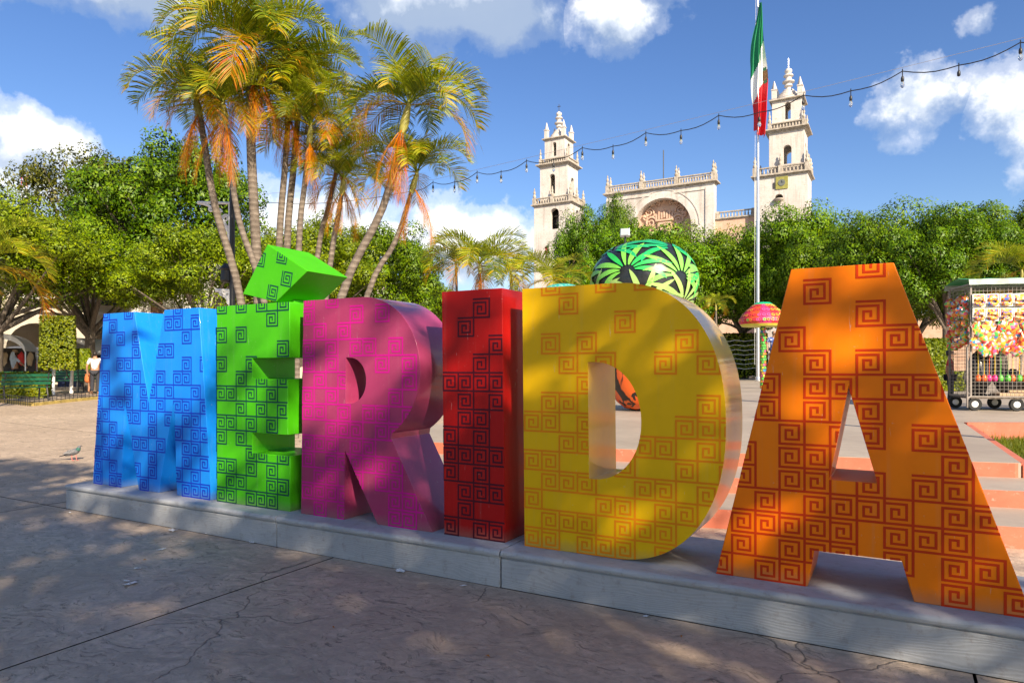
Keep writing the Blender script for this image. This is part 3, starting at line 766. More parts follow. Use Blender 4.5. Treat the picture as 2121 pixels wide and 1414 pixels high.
def palm(base, path, r, crown, nfr, seed, label, group, fs=1.0, dry=1, cat='palm tree', extra=()):
    """path: trunk points (world), crown: height of the crownshaft"""
    rg = random.Random(seed); b = Vector(base); o = tag(empty('palm_tree', b), label, cat, group)
    pts = [Vector((0, 0, -.1))] + [Vector(p) - b for p in path]
    # smooth the trunk
    sm = []
    for i in range(len(pts) - 1):
        p0, p1, p2, p3 = pts[max(0, i - 1)], pts[i], pts[i + 1], pts[min(len(pts) - 1, i + 2)]
        for t in (0, .25, .5, .75): sm.append(.5 * ((2 * p1) + (p2 - p0) * t + (2 * p0 - 5 * p1 + 4 * p2 - p3) * t * t + (3 * p1 - p0 - 3 * p2 + p3) * t ** 3))
    sm.append(pts[-1]); k = len(sm)
    mb = MB(); mb.tube(sm, [r * (1.05 - .35 * i / (k - 1)) for i in range(k)], 10); mb.build('trunk', M_PALMT, o, smooth=60)
    d = (sm[-1] - sm[-2]).normalized(); top = sm[-1]
    mb = MB(); mb.tube([top - d * .05, top + d * crown * .3, top + d * crown * .7, top + d * crown], [r * .85, r * 1.05, r * .7, r * .35], 9); mb.build('crownshaft', M_SHAFT, o, smooth=60)
    hub = top + d * crown * .82
    a0 = rg.uniform(0, 6.28)
    for i in range(nfr):
        f = i / max(1, nfr - 1)
        key = ('g', min(4, int(f * 3.99))) if rg.random() > .28 else ('d', rg.randint(0, 1))
        if f > .86 and dry: key = ('y', rg.randint(0, 1))
        q = link('frond', FR[key], o, hub); az = a0 + i * 2.399 + rg.uniform(-.2, .2)
        q.rotation_euler = (rg.uniform(-.18, .18), rg.uniform(-.1, .12) + f * .12, az); s = fs * rg.uniform(.85, 1.12) * (1 - .12 * (1 - f)); q.scale = (s, s, s)
    for i, az in enumerate(extra):
        q = link('frond', FR['o', i % 2], o, top + d * .08); q.rotation_euler = (0, 0, az); q.scale = (fs * rg.uniform(.75, 1.15),) * 3
        q['label'] = 'dry orange frond hanging down'
    return o
YP = 13.6
def pp(px, py, dy=0.0): Y = YP + dy; return Vector((atx(px, Y), Y, atz(py, Y)))
GP = 'slender palms of the clump behind the letters'
def gz(px, dy): Y = YP + dy; x = atx(px, Y); return Vector((x, Y, ramp_z(x, Y)))
PALMS = [
 ('slender palm of the clump with the leftmost curved trunk', 520, 0.3, [(500, 630), (446, 430), (423, 294), (413, 240)], .080, .50, 13, .88, (2.6, 3.9)),
 ('slender palm of the clump with a thin trunk beside the thickest one', 560, -.3, [(548, 630), (494, 453), (473, 300), (467, 253)], .065, .45, 11, .85, (3.4,)),
 ('tallest palm of the clump with the thickest straight trunk', 548, 0, [(535, 600), (521, 330), (519, 200), (520, 165)], .10, .75, 16, 1.2, (0.1, 5.4)),
 ('palm of the clump with orange dry fronds on a thin upright trunk', 575, .9, [(578, 520), (590, 350), (596, 250)], .075, .5, 11, .95, (5.6,)),
 ('palm of the clump with a dark trunk behind the accent block', 590, 1.2, [(594, 520), (610, 330), (619, 213)], .08, .55, 13, 1.05, (4.4, 5.8)),
 ('short palm of the clump with a pale trunk behind the accent block', 612, .4, [(619, 515), (630, 390), (640, 300)], .065, .45, 11, .85, (5.0,)),
 ('low palm of the clump with a slanting trunk and drooping fronds', 620, 1.5, [(657, 534), (680, 430), (697, 355)], .062, .40, 10, .8, (5.5, 4.0)),
 ('lowest palm of the clump with a dark slanting trunk', 640, 1.0, [(685, 540), (700, 450), (708, 400)], .062, .35, 8, .7, (5.9, 4.6)),
 ('leaning palm with a long slanted trunk and a bright red dry frond', 655, -.5, [(707, 616), (793, 430), (834, 272)], .085, .62, 15, 1.0, (4.3, 4.7)),
 ('leaning palm with a thin slanted trunk under the red dry frond', 690, .2, [(761, 611), (820, 498), (853, 395)], .062, .45, 10, .82, (5.6,)),
]
for i, (lab, bpx, dy, tr, r, cs, nf, fs, ex) in enumerate(PALMS):
    palm(gz(bpx, dy), [pp(x, y, dy) for x, y in tr], r, cs, nf + 5, 100 + i, lab, GP, fs * .70, 1, extra=ex + (1.1 + i * .9, 3.0 + i * 1.7, 4.9 + i * .6))
GF = 'small yellowing palms far behind the letters'
for i, (px, py, Y, fs, nf, lab) in enumerate(((938, 548, 30, .85, 11, 'small palm left in the far group before the bell tower'), (986, 548, 27, 1.05, 13, 'larger bright palm in the middle of the far group'),
        (1052, 575, 29, .8, 10, 'small palm of the far group with orange arching fronds'), (1140, 585, 26, .85, 10, 'small palm in front of the bell tower, beside the teal mushroom'),
        (1478, 632, 44, .62, 9, 'thin pale palm between the painted mushroom and the flagpole'), (2110, 560, 33, 1.2, 11, 'palm showing over the roof of the toy cart'), (-62, 560, 18.5, 1.0, 12, 'palm with yellow fronds reaching in from the frame edge'))):
    b = Vector((atx(px, Y), Y, ramp_z(0, Y))); t = Vector((b.x + .15, Y, atz(py, Y) - .3))
    palm(b, [b.lerp(t, .5) + Vector((.1, 0, 0)), t], .075, .4, nf, 200 + i, lab, GF if i < 4 else None, fs, 1, extra=(2.0, 5.0)[:1 + i % 2])

# ================================================================== CATHEDRAL
CO = sn(-29, 92, .49)
cath = tag(empty('cathedral', CO, -TH), 'pale limestone cathedral with two bell towers and an arched front', 'cathedral')
def arched(cx, z0, z1, w, n=10):
    r = w / 2; return [(cx - r, z0), (cx + r, z0)] + [(cx + r * math.cos(R(180 * i / n)), z1 - r + r * math.sin(R(180 * i / n))) for i in range(n + 1)]
def wall_ring(mb, x0, x1, y0, y1, z0, z1, th, fh, sh):
    """four walls with openings: fh holes in front and back, sh holes in the sides (x measured along y)"""
    rect = lambda a, b: [(a, z0), (b, z0), (b, z1), (a, z1)]
    mb.poly(rect(x0, x1), fh, y0, y0 + th); mb.poly(rect(x0, x1), fh, y1 - th, y1)
    for X in (x0, x1 - th):
        M = Matrix(((0, 1, 0, X), (1, 0, 0, 0), (0, 0, 1, 0), (0, 0, 0, 1)))
        mb.poly(rect(y0 + th, y1 - th), sh, 0, th, M)
def cornice(mb, x0, x1, y0, y1, z, steps=((.18, .22), (.42, .18), (.30, .12))):
    for pr, h in steps: mb.box(((x0 + x1) / 2, (y0 + y1) / 2, z + h / 2), (x1 - x0 + 2 * pr, y1 - y0 + 2 * pr, h)); z += h
    return z
def balustrade(parent, x0, x1, y0, y1, z, h=.95, sp=.42, sides='fblr', post=.5, fin=True, mids=0):
    rail = MB(); bal = MB(); pin = []
    def run(a, b):
        a = Vector(a); b = Vector(b); d = b - a; L = d.length; rz = math.atan2(d.y, d.x); c = (a + b) / 2
        rail.box((c.x, c.y, z + .06), (L, .30, .12), rz); rail.box((c.x, c.y, z + h - .07), (L, .30, .14), rz)
        k = max(2, int(L / sp))
        for i in range(k):
            p = a + d * ((i + .5) / k)
            bal.lathe([(.06, .12), (.10, .22), (.12, .34), (.07, .55), (.06, .62), (.09, h - .14)], 6, (p.x, p.y, z))
        for i in range(mids): pin.append(a + d * ((i + 1) / (mids + 1)))
    A_, B_, C_, D_ = (x0, y0), (x1, y0), (x1, y1), (x0, y1)
    if 'f' in sides: run((*A_, 0), (*B_, 0))
    if 'r' in sides: run((*B_, 0), (*C_, 0))
    if 'b' in sides: run((*C_, 0), (*D_, 0))
    if 'l' in sides: run((*D_, 0), (*A_, 0))
    pin += [Vector((*q, 0)) for q in (A_, B_, C_, D_)]
    o = rail.build('balustrade_rail', M_TRIM, parent); q = bal.build('baluster_row', M_TRIM, parent, smooth=50); q['kind'] = 'stuff'
    for p in pin:
        pm = MB(); pm.box((p.x, p.y, z + h / 2), (post, post, h + .1))
        if fin: pm.lathe([(post * .30, h + .05), (post * .5, h + .22), (post * .52, h + .42), (post * .22, h + .62), (post * .40, h + .82), (post * .36, h + 1.0), (post * .14, h + 1.22), (post * .22, h + 1.34), (.03, h + 1.6)], 8, (p.x, p.y, z))
        pm.build('pinnacle', M_TRIM, parent, smooth=40)
def tower(xc, name, w1, d1, z1, w2, d2, z2, w3, d3, z3, cyc, win, full_left=0.0):
    t = empty(name); t.parent = cath
    yc = d1 / 2; bx0, bx1 = xc - w1 / 2 - full_left, xc + w1 / 2
    mb = MB(); th = .8
    wall_ring(mb, bx0, bx1, 0, d1, -.2, z1, th, win[0], win[1])
    mb.build('tower_wall', M_STONE, t)
    mb = MB(); z = cornice(mb, bx0, bx1, 0, d1, z1, ((.15, .16), (.38, .16))); mb.build('cornice', M_TRIM, t)
    mb = MB(); mb.box(((bx0 + bx1) / 2, yc, z - .02), (bx1 - bx0, d1, .12)); mb.build('tower_floor', M_TRIM, t)
    balustrade(t, bx0 + .05, bx1 - .05, .05, d1 - .05, z, mids=1)
    a0, a1, b0, b1 = xc - w2 / 2, xc + w2 / 2, yc - d2 / 2, yc + d2 / 2
    mb = MB(); wall_ring(mb, a0, a1, b0, b1, z, z2, .6, win[2], [arched(yc, z + 1.2, z + 4.0, 1.1)]); mb.build('tower_wall', M_STONE, t)
    mb = MB(); z = cornice(mb, a0, a1, b0, b1, z2, ((.14, .16), (.30, .14), (.55, .16))); mb.build('cornice', M_TRIM, t)
    mb = MB(); mb.box((xc, yc, z), (w2, d2, .1)); mb.build('tower_floor', M_TRIM, t)
    balustrade(t, a0 + .05, a1 - .05, b0 + .05, b1 - .05, z, .8, .36, post=.4, mids=0)
    a0, a1, b0, b1 = xc - w3 / 2, xc + w3 / 2, yc - d3 / 2, yc + d3 / 2
    mb = MB(); wall_ring(mb, a0, a1, b0, b1, z, z3, .5, win[3], [arched(yc, z + .9, z + 3.2, .8)]); mb.build('tower_wall', M_STONE, t)
    mb = MB(); z = cornice(mb, a0, a1, b0, b1, z3, ((.12, .14), (.34, .14))); mb.build('cornice', M_TRIM, t)
    rw = w3 / 2
    prof = [(rw * .93, 0)]
    for k in range(5): r = rw * (.92 - .115 * k - .018 * k * k); prof += [(r, .1 + .36 * k), (r * .985, .34 + .36 * k), (r * .91, .42 + .36 * k)]
    prof += [(rw * .30, 2.0), (rw * .22, 2.35), (rw * .42, 2.5), (rw * .42, 2.66), (rw * .22, 2.8), (rw * .20, 3.15), (rw * .35, 3.3), (rw * .33, 3.46), (rw * .17, 3.62), (rw * .27, 3.9), (rw * .24, 4.15), (rw * .05, 4.38)]
    mb = MB(); mb.lathe(prof, 20, (xc, yc, z)); mb.build('dome', M_STONE, t, smooth=35)
    for sx in (a0 + .22, a1 - .22):
        for sy in (b0 + .22, b1 - .22):
            mb = MB(); mb.box((sx, sy, z + .65), (.55, .55, 1.3)); mb.box((sx, sy, z + 1.34), (.68, .68, .12))
            mb.lathe([(.36, 1.4), (.05, 2.5)], 4, (sx, sy, z)); mb.build('pinnacle', M_STONE, t)
    return t, yc, z
LX, RX = -15.75, 16.85
lw = [[arched(-15.36, 21.5, 24.6, 1.45), [(-17.0, 17.9), (-16.3, 17.9), (-16.3, 19.0), (-17.0, 19.0)]], [arched(2.4, 21.6, 24.5, 1.1)], [arched(-15.98, 26.9, 29.9, .95)], [arched(-15.75, 32.6, 34.7, .62)]]
lt, yc, zt = tower(LX, 'bell_tower', 6.05, 4.8, 25.1, 4.5, 3.8, 31.0, 3.25, 3.2, 35.1, 0, lw)
mb = MB(); mb.tube([(LX, yc, zt + 4.3), (LX, yc, zt + 5.5)], .045, 6); mb.box((LX, yc, zt + 5.15), (.55, .07, .07)); mb.build('cross', M_BLACK, lt)
rw_ = [[[(15.5, 22.2), (16.5, 22.2)] + [(16.0 + .5 * math.cos(R(180 * i / 8)), 22.4 + .45 * math.sin(R(180 * i / 8))) for i in range(9)]], [], [arched(16.95, 26.6, 29.0, .98)], [arched(16.97, 32.3, 34.5, .72)]]
rt, ycr, ztr = tower(RX, 'bell_tower', 5.0, 4.4, 25.1, 4.15, 3.6, 30.7, 3.5, 3.1, 34.7, 0, rw_, 1.3)
mb = MB(); mb.tube([(RX, ycr, ztr + 4.3), (RX, ycr, ztr + 5.6)], .05, 6); mb.build('metal_spike', M_STEEL, rt)
M_BRONZE = plain('old_bronze', (.09, .085, .07), .5, .3, Metallic=.6)
for bx, by, bz, sc, par in ((-15.36, 1.3, 22.3, 1.0, lt), (-15.98, 1.4, 27.6, .8, lt)):
    mb = MB(); mb.lathe([(.50 * sc, 0), (.46 * sc, .1), (.34 * sc, .45 * sc), (.28 * sc, .95 * sc), (.18 * sc, 1.15 * sc), (.06, 1.3 * sc)], 14, (bx, by, bz)); b = mb.build('bell', M_BRONZE, par, smooth=50)
    mb = MB(); mb.box((bx, by, bz + 1.38 * sc), (1.5, .16, .18)); mb.build('bell_beam', M_BARK, b)
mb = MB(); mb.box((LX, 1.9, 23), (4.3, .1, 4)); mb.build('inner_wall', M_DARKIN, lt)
mb = MB(); mb.box((-16.65, .3, 18.45), (.7, .08, 1.1)); rwn = mb.build('shutter', plain('red_shutter', (.27, .03, .025), .6), lt)
mb = MB(); mb.box((-16.65, .25, 18.45), (.05, .05, 1.1)); mb.box((-16.65, .252, 18.45), (.7, .045, .05)); mb.build('shutter_bar', M_PINK, rwn)
def mk_clock(t):
    co = obj_co(t); n = t.noise(co, 3, 6, .7)
    return bsdf(t, t.mix(t.ramp(n, [(.35, 0.0), (.65, 1.0)]), (.20, .19, .03), (.36, .33, .09)), .7, n, .3, .02)
mb = MB(); mb.box((16.36, -.06, 24.2), (1.45, .12, 1.55)); ck = mb.build('clock_panel', mat('greenish_clock_panel', mk_clock), rt)
mb = MB(); mb.lathe([(.42, 0), (.42, .05)], 24, (0, 0, 0), Matrix.Translation((16.36, -.12, 24.2)) @ Matrix.Rotation(R(90), 4, 'X')); mb.build('clock_dial', plain('grey_dial', (.14, .15, .14), .6), ck)
mb = MB(); mb.box((16.36, -.185, 24.33), (.05, .02, .30)); mb.box((16.47, -.185, 24.22), (.22, .02, .05)); mb.build('clock_hand', M_BLACK, ck)
mb = MB(); mb.lathe([(.05, -.5), (.30, -.32), (.55, -.06), (.62, 0), (.62, .12)], 12, (16.0, -.05, 22.1)); mb.build('balcony', M_TRIM, rt, smooth=40)
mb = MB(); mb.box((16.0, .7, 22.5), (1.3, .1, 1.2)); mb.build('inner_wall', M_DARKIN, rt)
mb = MB(); mb.box((15.45, -.02, 23.95), (.25, .1, .75)); mb.build('slit_window', M_DARKIN, rt)
# front wall with the great arch
fr = empty('church_front'); fr.parent = cath
AX, AZ, AR = .85, 20.1, 4.05
x0, x1, zc = -7.2, 7.9, 25.4
opening = [(AX - AR, 0.6), (AX + AR, .6)] + [(AX + AR * math.cos(R(180 * i / 28)), AZ + AR * math.sin(R(180 * i / 28))) for i in range(29)]
mb = MB(); mb.poly([(x0, -.2), (x1, -.2), (x1, zc), (x0, zc)], [opening], .25, 1.65); mb.build('front_wall', M_STONE, fr)
for r0, r1, y, nm in ((AR + .02, AR + .75, .10, 'arch_moulding'), (AR + 1.05, AR + 1.22, .17, 'arch_moulding')):
    ring = [(AX + r1 * math.cos(R(180 * i / 28)), AZ + r1 * math.sin(R(180 * i / 28))) for i in range(29)] + [(AX + r0 * math.cos(R(180 * i / 28)), AZ + r0 * math.sin(R(180 * i / 28))) for i in range(28, -1, -1)]
    mb = MB(); mb.poly(ring, [], y, .30); mb.build(nm, M_STONE, fr)
mb = MB()
for X in (x0 + .55, x1 - .55): mb.box((X, .18, 12.4), (1.1, .16, 25.2))
mb.box(((x0 + x1) / 2, .19, 24.75), (x1 - x0 - 2.4, .12, .22)); mb.build('pilaster', M_STONE, fr)
mb = MB(); zt2 = cornice(mb, x0, x1, .25, 1.65, zc, ((.15, .16), (.45, .16), (.30, .10))); mb.build('cornice', M_TRIM, fr)
balustrade(fr, x0 + .1, x1 - .1, .35, 1.5, zt2, 1.0, .36, sides='fb', post=.50, mids=2)
mb = MB(); mb.poly([(AX - AR - .3, 0), (AX + AR + .3, 0), (AX + AR + .3, 24.6), (AX - AR - .3, 24.6)], [], 1.66, 1.8); mb.build('tympanum', M_PINK, fr)
# coat of arms in relief
arms = MB(); yA = 1.6
def curl(cx, cz, r, a0, turns, th, flip=1):
    pts = []
    for i in range(22):
        t = i / 21; a = R(a0) + flip * turns * 6.283 * t; rr = r * (1 - .78 * t); pts.append((cx + rr * math.cos(a), yA - .12, cz + rr * math.sin(a)))
    arms.tube(pts, [th * (1 - .4 * i / 21) for i in range(22)], 6)
for k in (-1, 1):
    for cx, cz, r, a0 in ((1.75, 20.7, .75, 180), (1.95, 22.0, .6, 200), (1.5, 19.2, .7, 150), (1.1, 23.1, .5, 230), (2.35, 19.9, .45, 120), (.9, 18.3, .55, 150), (2.4, 21.3, .35, 150)):
        curl(AX + k * cx, cz, r, a0 if k > 0 else 180 - a0, 1.5, .13, -k)
sh = [(-.85, 20.6), (.85, 20.6), (.85, 19.2), (.6, 18.4), (0, 17.9), (-.6, 18.4), (-.85, 19.2)]
arms.poly([(AX + a, b) for a, b in sh], [], yA - .22, yA + .1)
arms.poly([(AX + a * .7, 19.35 + (b - 19.35) * .7) for a, b in sh], [], yA - .30, yA - .2)
for i in range(7): a = -1.0 + i / 3; arms.box((AX + a, yA - .12, 21.25 + .25 * (1 - abs(a)) + .12 * (i % 2)), (.22, .3, .8 + .2 * (i % 2)))
arms.box((AX, yA - .12, 20.85), (2.2, .36, .22))
for i in range(9):
    a = R(20 + 140 * i / 8); arms.lathe([(.05, -.2), (.28, -.1), (.3, .05), (.12, .22)], 6, (AX + 2.75 * math.cos(a), yA - .05, 20.6 + 2.75 * math.sin(a)))
arms.v = [(AX + (x - AX) * 1.12, y, 20.6 + (z - 20.6) * 1.1 + .55) for x, y, z in arms.v]
arms.build('coat_of_arms', M_PINK, fr, smooth=50)
mb = MB(); mb.tube([(.25, 3, zt2), (.25, 3, zt2 + 5.8)], .07, 6); mb.build('antenna_mast', M_BLACK, fr)
# side walls that tie towers and front together, nave behind
for a, b in ((-12.7, -7.2), (7.9, 13.0)):
    w = empty('link_wall'); w.parent = cath
    mb = MB(); mb.box(((a + b) / 2, 1.4, 10.2), (b - a, .9, 20.6)); mb.build('wall', M_PINK, w)
    mb = MB(); cornice(mb, a, b, .95, 1.85, 20.5, ((.10, .12), (.26, .12))); mb.build('cornice', M_TRIM, w)
    balustrade(w, a + .3, b - .3, 1.2, 1.7, 20.74, .9, .40, sides='f', post=.35, fin=False)
mb = MB(); mb.box((.3, 22, 10), (26, 38, 20)); mb.build('nave', M_STONE, cath)
mb = MB(); mb.box((AX, 1.25, 2.6), (3.2, .12, 5.2)); mb.build('door', M_BARK, cath)

# ================================================================== CREAM ARCADE BUILDING on the left
AL = 58.0; NA = 14
arc_b = tag(empty('arcade_building', sn(-42, 6, .3), R(90) - TH), 'long cream arcaded building behind the stalls and left trees', 'building')
def arcade_M(): return None
bay = AL / NA; holes = []; wins = []
for i in range(NA): holes.append(arched(bay * (i + .5), .1, 3.7, bay * .74, 12)); wins.append([(bay * (i + .5) - .6, 5.2), (bay * (i + .5) + .6, 5.2), (bay * (i + .5) + .6, 7.7), (bay * (i + .5) - .6, 7.7)])
# local x runs along N, so the face towards the square is at local y = 0 (towards -y)
mb = MB(); mb.poly([(0, -.4), (AL, -.4), (AL, 9.0), (0, 9.0)], holes + wins, 0, .6); mb.build('arcade_wall', M_CREAM, arc_b)
mb = MB(); mb.box((AL / 2, 3.4, 4.6), (AL, .3, 9.2)); mb.build('back_wall', M_CREAM, arc_b)
mb = MB(); mb.box((AL / 2, 1.8, 4.4), (AL, 2.8, .3)); mb.box((AL / 2, 1.9, 8.9), (AL, 3.4, .3)); mb.build('floor_slab', M_CREAM, arc_b)
mb = MB(); mb.box((AL / 2, -.10, 4.45), (AL, .22, .22)); mb.box((AL / 2, -.12, 9.1), (AL + .4, .5, .28)); mb.build('cornice', M_CREAM, arc_b)
M_SHUT = plain('brown_shutters', (.16, .09, .05), .6); M_IRON = M_BLACK
for i in range(NA):
    xc = bay * (i + .5)
    f = MB(); f.box((xc - .32, .25, 6.45), (.58, .08, 2.5)); f.box((xc + .32, .25, 6.45), (.58, .08, 2.5)); w = f.build('shutter_pair', M_SHUT, arc_b)
    g_ = MB(); g_.box((xc, -.35, 5.05), (2.2, .75, .12))
    for k in range(14): g_.box((xc - 1.05 + k * .16, -.68, 5.55), (.025, .025, .9))
    g_.box((xc, -.68, 6.02), (2.2, .04, .04)); g_.build('balcony', M_WHITE if i % 2 else M_IRON, arc_b)
# far white house seen between the left trees
wh = tag(empty('white_house', (atx(322, 35), 35, .49), -TH + R(15)), 'white walled house glimpsed between the left trees', 'building')
mb = MB(); mb.poly([(-1.6, 0), (1.6, 0), (1.6, 6.7), (-1.6, 6.7)], [[(-.45, 3.6), (.45, 3.6), (.45, 5.4), (-.45, 5.4)], [(-.6, .1), (.6, .1), (.6, 2.4), (-.6, 2.4)]], 0, .3); mb.box((0, 2.1, 3.3), (3.2, 3.4, 6.6)); mb.build('wall', plain('white_stucco', (.74, .71, .66), .8, .1, 1.5), wh)
mb = MB(); mb.box((0, -.1, 6.82), (3.5, .6, .22)); mb.build('parapet', M_CREAM, wh)
mb = MB(); mb.box((0, .2, 4.5), (.9, .06, 1.8)); mb.build('window_shutter', M_SHUT, wh)
pal = tag(empty('low_palace', sn(-8.5, 84, .49), -TH), 'long low reddish stone building behind the right hand trees', 'building')
mb = MB(); mb.poly([(0, -.3), (70, -.3), (70, 6.4), (0, 6.4)], [[(4 + 6 * i, 0), (5.6 + 6 * i, 0), (5.6 + 6 * i, 3.2), (4 + 6 * i, 3.2)] for i in range(11)], 0, .5); mb.build('wall', M_PINK, pal)
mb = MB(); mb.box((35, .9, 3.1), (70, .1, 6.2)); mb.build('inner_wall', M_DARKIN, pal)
mb = MB(); mb.box((35, .2, 6.52), (70.6, .9, .25)); mb.build('cornice', M_TRIM, pal)

# ================================================================== FLAGPOLE AND FLAG
FY = 51.0; FX = atx(1570, FY)
fp = tag(empty('flagpole', (FX, FY, PZ)), 'tall polished steel flagpole standing on the square', 'flagpole')
mb = MB(); mb.tube([(0, 0, 0), (0, 0, 12), (0, 0, 13), (0, 0, 31)], [.135, .125, .105, .06], 14); mb.build('pole', M_STEEL, fp, smooth=50)
mb = MB(); mb.lathe([(.24, 0), (.24, .10), (.17, .16), (.15, .3)], 16); mb.build('pole_base', M_STEEL, fp, smooth=40)
mb = MB(); mb.tube([(-.28, -.1, 1.2), (-.27, -.1, 14), (-.18, -.08, 29)], .012, 4); mb.build('halyard', M_WHITE, fp)
def zpx(py): return atz(py, FY) - PZ
flag = tag(empty('flag', (FX, FY, PZ)), 'limp green, white and red flag hanging from the steel pole', 'flag')
mpx = FY / FPX
def flag_pt(t, w):                                      # t down the cloth, w across it (0 left, 1 right)
    y = 10 + 278 * t
    lft = 1571 - 18 * min(1, t / .42) ** .8 + (7 * max(0, (t - .55) / .45)) + 1.2 * math.sin(t * 17)
    rgt = 1574 + 9 * min(1, t / .6) ** .9 - 4 * max(0, (t - .82) / .18) + .8 * math.sin(t * 13 + 1)
    if t > .93: y -= 12 * (t - .93) / .07 * (1 - w) * 1.2
    x = lft + (rgt - lft) * w
    dep = .30 * math.sin(w * 9.5 + t * 3.2) + .16 * math.sin(w * 19 + t * 7)
    return ((x - 1570) * mpx, -.30 + dep * min(1, .3 + t * 2), zpx(y))
def flag_band(t, w):
    g = .30 + .27 * (1 - w) ** 1.0 - (.0 if w < .75 else .02)
    r = .56 + .20 * (1 - w) ** 1.1
    return 0 if t < g else (1 if t < r else 2)
nt_, nw = 90, 40; bands = [MB(), MB(), MB()]; grid = [[flag_pt(i / nt_, j / nw) for j in range(nw + 1)] for i in range(nt_ + 1)]
for i in range(nt_):
    for j in range(nw):
        b = bands[flag_band((i + .5) / nt_, (j + .5) / nw)]; k = len(b.v); b.v += [grid[i][j], grid[i][j + 1], grid[i + 1][j + 1], grid[i + 1][j]]; b.f.append((k, k + 1, k + 2, k + 3)); b.mi.append(0)
for b, nm, c in zip(bands, ('green_band', 'white_band', 'red_band'), ((.0, .20, .07), (.78, .77, .74), (.58, .012, .02))):
    o = b.build(nm, plain('flag_' + nm, c, .75, .06), flag)
    bm = bmesh.new(); bm.from_mesh(o.data); bmesh.ops.remove_doubles(bm, verts=bm.verts, dist=.0004)
    for f in bm.faces: f.smooth = True
    bm.to_mesh(o.data); bm.free()
M_EMB = plain('brown_emblem', (.20, .10, .03), .7, .5, 9); M_EMBG = plain('green_emblem', (.02, .14, .05), .7)
mb = MB(); e = []
for i in range(10):
    for j in range(5):
        t = .485 + .012 * i; w = .80 + .04 * j
        if (abs(i - 4.5) / 5) ** 2 + (abs(j - 2) / 2.4) ** 2 < 1.1:
            q = [flag_pt(t + a * .012, w + b * .04) for a, b in ((0, 0), (0, 1), (1, 1), (1, 0))]; mb.cur = 1 if i in (0, 1, 8, 9) else 0
            mb.add([(p[0], p[1] - .015, p[2]) for p in q], [(0, 1, 2, 3)])
mb.build('emblem', [M_EMB, M_EMBG], flag)

# ================================================================== PAINTED MUSHROOMS
def sph(c, a, b, lon, lat, k=1.0): return (c[0] + a * k * math.cos(lat) * math.cos(lon), c[1] + a * k * math.cos(lat) * math.sin(lon), c[2] + b * k * math.sin(lat))
def painted_mushroom(loc, label, a, b, zc, pal, base, body_mat, seed, leaves=True):
    o = tag(empty('painted_mushroom', loc), label, 'sculpture', 'painted mushroom sculptures on the square'); rg = random.Random(seed)
    c = (0, 0, zc); n = 22; prof = [(a * math.cos(R(q)) ** .85 if q < 90 else .02, b * math.sin(R(q))) for q in range(-38, 91, 8)]
    mb = MB(); mb.lathe([(a * .30, b * math.sin(R(-38)) - .02)] + prof, n, c); cap = mb.build('cap', base, o, smooth=30)
    bz = zc - b * .60
    mb = MB(); mb.lathe([(.22, 0), (.46, .06), (.66, .22), (.80, .52), (.84, .85), (.78, 1.2), (.62, 1.6), (.48, 1.95), (.42, bz - .05), (.50, bz + .1)], 22); mb.build('stem', body_mat, o, smooth=40)
    if not leaves: return o
    def surf(lon, lat):
        r = a * max(.0, math.cos(lat)) ** .85; return Vector((r * math.cos(lon), r * math.sin(lon), zc + b * math.sin(lat)))
    fans = [(R(-160 + 60 * q + rg.uniform(-14, 14)), R(-32), R(90 + rg.uniform(-22, 22))) for q in range(6)] + [(R(-190 + 60 * q + rg.uniform(-14, 14)), R(6 + rg.uniform(-6, 6)), R(90 + rg.uniform(-25, 25))) for q in range(6)] + [(R(-150 + 90 * q), R(44), R(90)) for q in range(4)]
    for lon0, lat0, hd in fans:
        k = 9
        for i in range(k):
            sp = (i - (k - 1) / 2) / ((k - 1) / 2); d = hd + sp * R(96); L = (1.0 - .18 * abs(sp)) * rg.uniform(.85, 1.08); wd = .052 * rg.uniform(.8, 1.15)
            bend = sp * 1.0; V = []; m = 9; lo, la = lon0 + .14 * math.cos(d), lat0 + .12 * math.sin(d); dd = d
            for q in range(m):
                t = q / (m - 1); w = wd * math.sin(math.pi * min(1, t * .97 + .03)) ** .7
                px_, py_ = -math.sin(dd), math.cos(dd); cl = max(.25, math.cos(la))
                for sgn in (-1, 1): V.append((lo + sgn * w * px_ / cl, max(R(-36), min(R(86), la + sgn * w * py_ * a / b * .9))))
                lo += L / (m - 1) * math.cos(dd) / cl * .8; la += L / (m - 1) * math.sin(dd) * a / b * .62; dd += bend * L / (m - 1) * 1.6
            if max(v[1] for v in V) > R(84): continue
            pts = []
            for lo_, la_ in V:
                p = surf(lo_, la_); nr = Vector((p.x / a / a, p.y / a / a, (p.z - zc) / b / b)).normalized(); pts.append(p + nr * (.022 if leaves else 0))
            mb = MB(); mb.add(pts, [(2 * q, 2 * q + 1, 2 * q + 3, 2 * q + 2) for q in range(m - 1)])
            hgt_ = math.sin(lat0); mb.build('painted_leaf', pal[min(len(pal) - 1, max(0, int((hgt_ + .53) * 2.9 + rg.uniform(-.5, .4))))], cap, smooth=60)
    return o
PALG = [plain('leaf_paint_pale', (.34, .54, .15), .35), plain('leaf_paint_lime', (.20, .60, .08), .35), plain('leaf_paint_green', (.03, .50, .09), .35), plain('leaf_paint_emerald', (.015, .36, .13), .35)]
M_CAPB = plain('black_gloss_paint', (.018, .022, .024), .28, .3)
def mk_tiger(t):
    co = obj_co(t); n = t.noise(co, 1.6, 4, .5)
    s = t.noise(t.vm('MULTIPLY', co, (3.2, 3.2, 1.05)), 1.5, 2, .45, .8)
    c = t.mix(t.ramp(s, [(.44, 0.0), (.47, 1.0)]), (.02, .015, .013), t.mix(n, (.72, .085, .012), (.78, .16, .02)))
    return bsdf(t, c, .35)
Y1 = 16.4
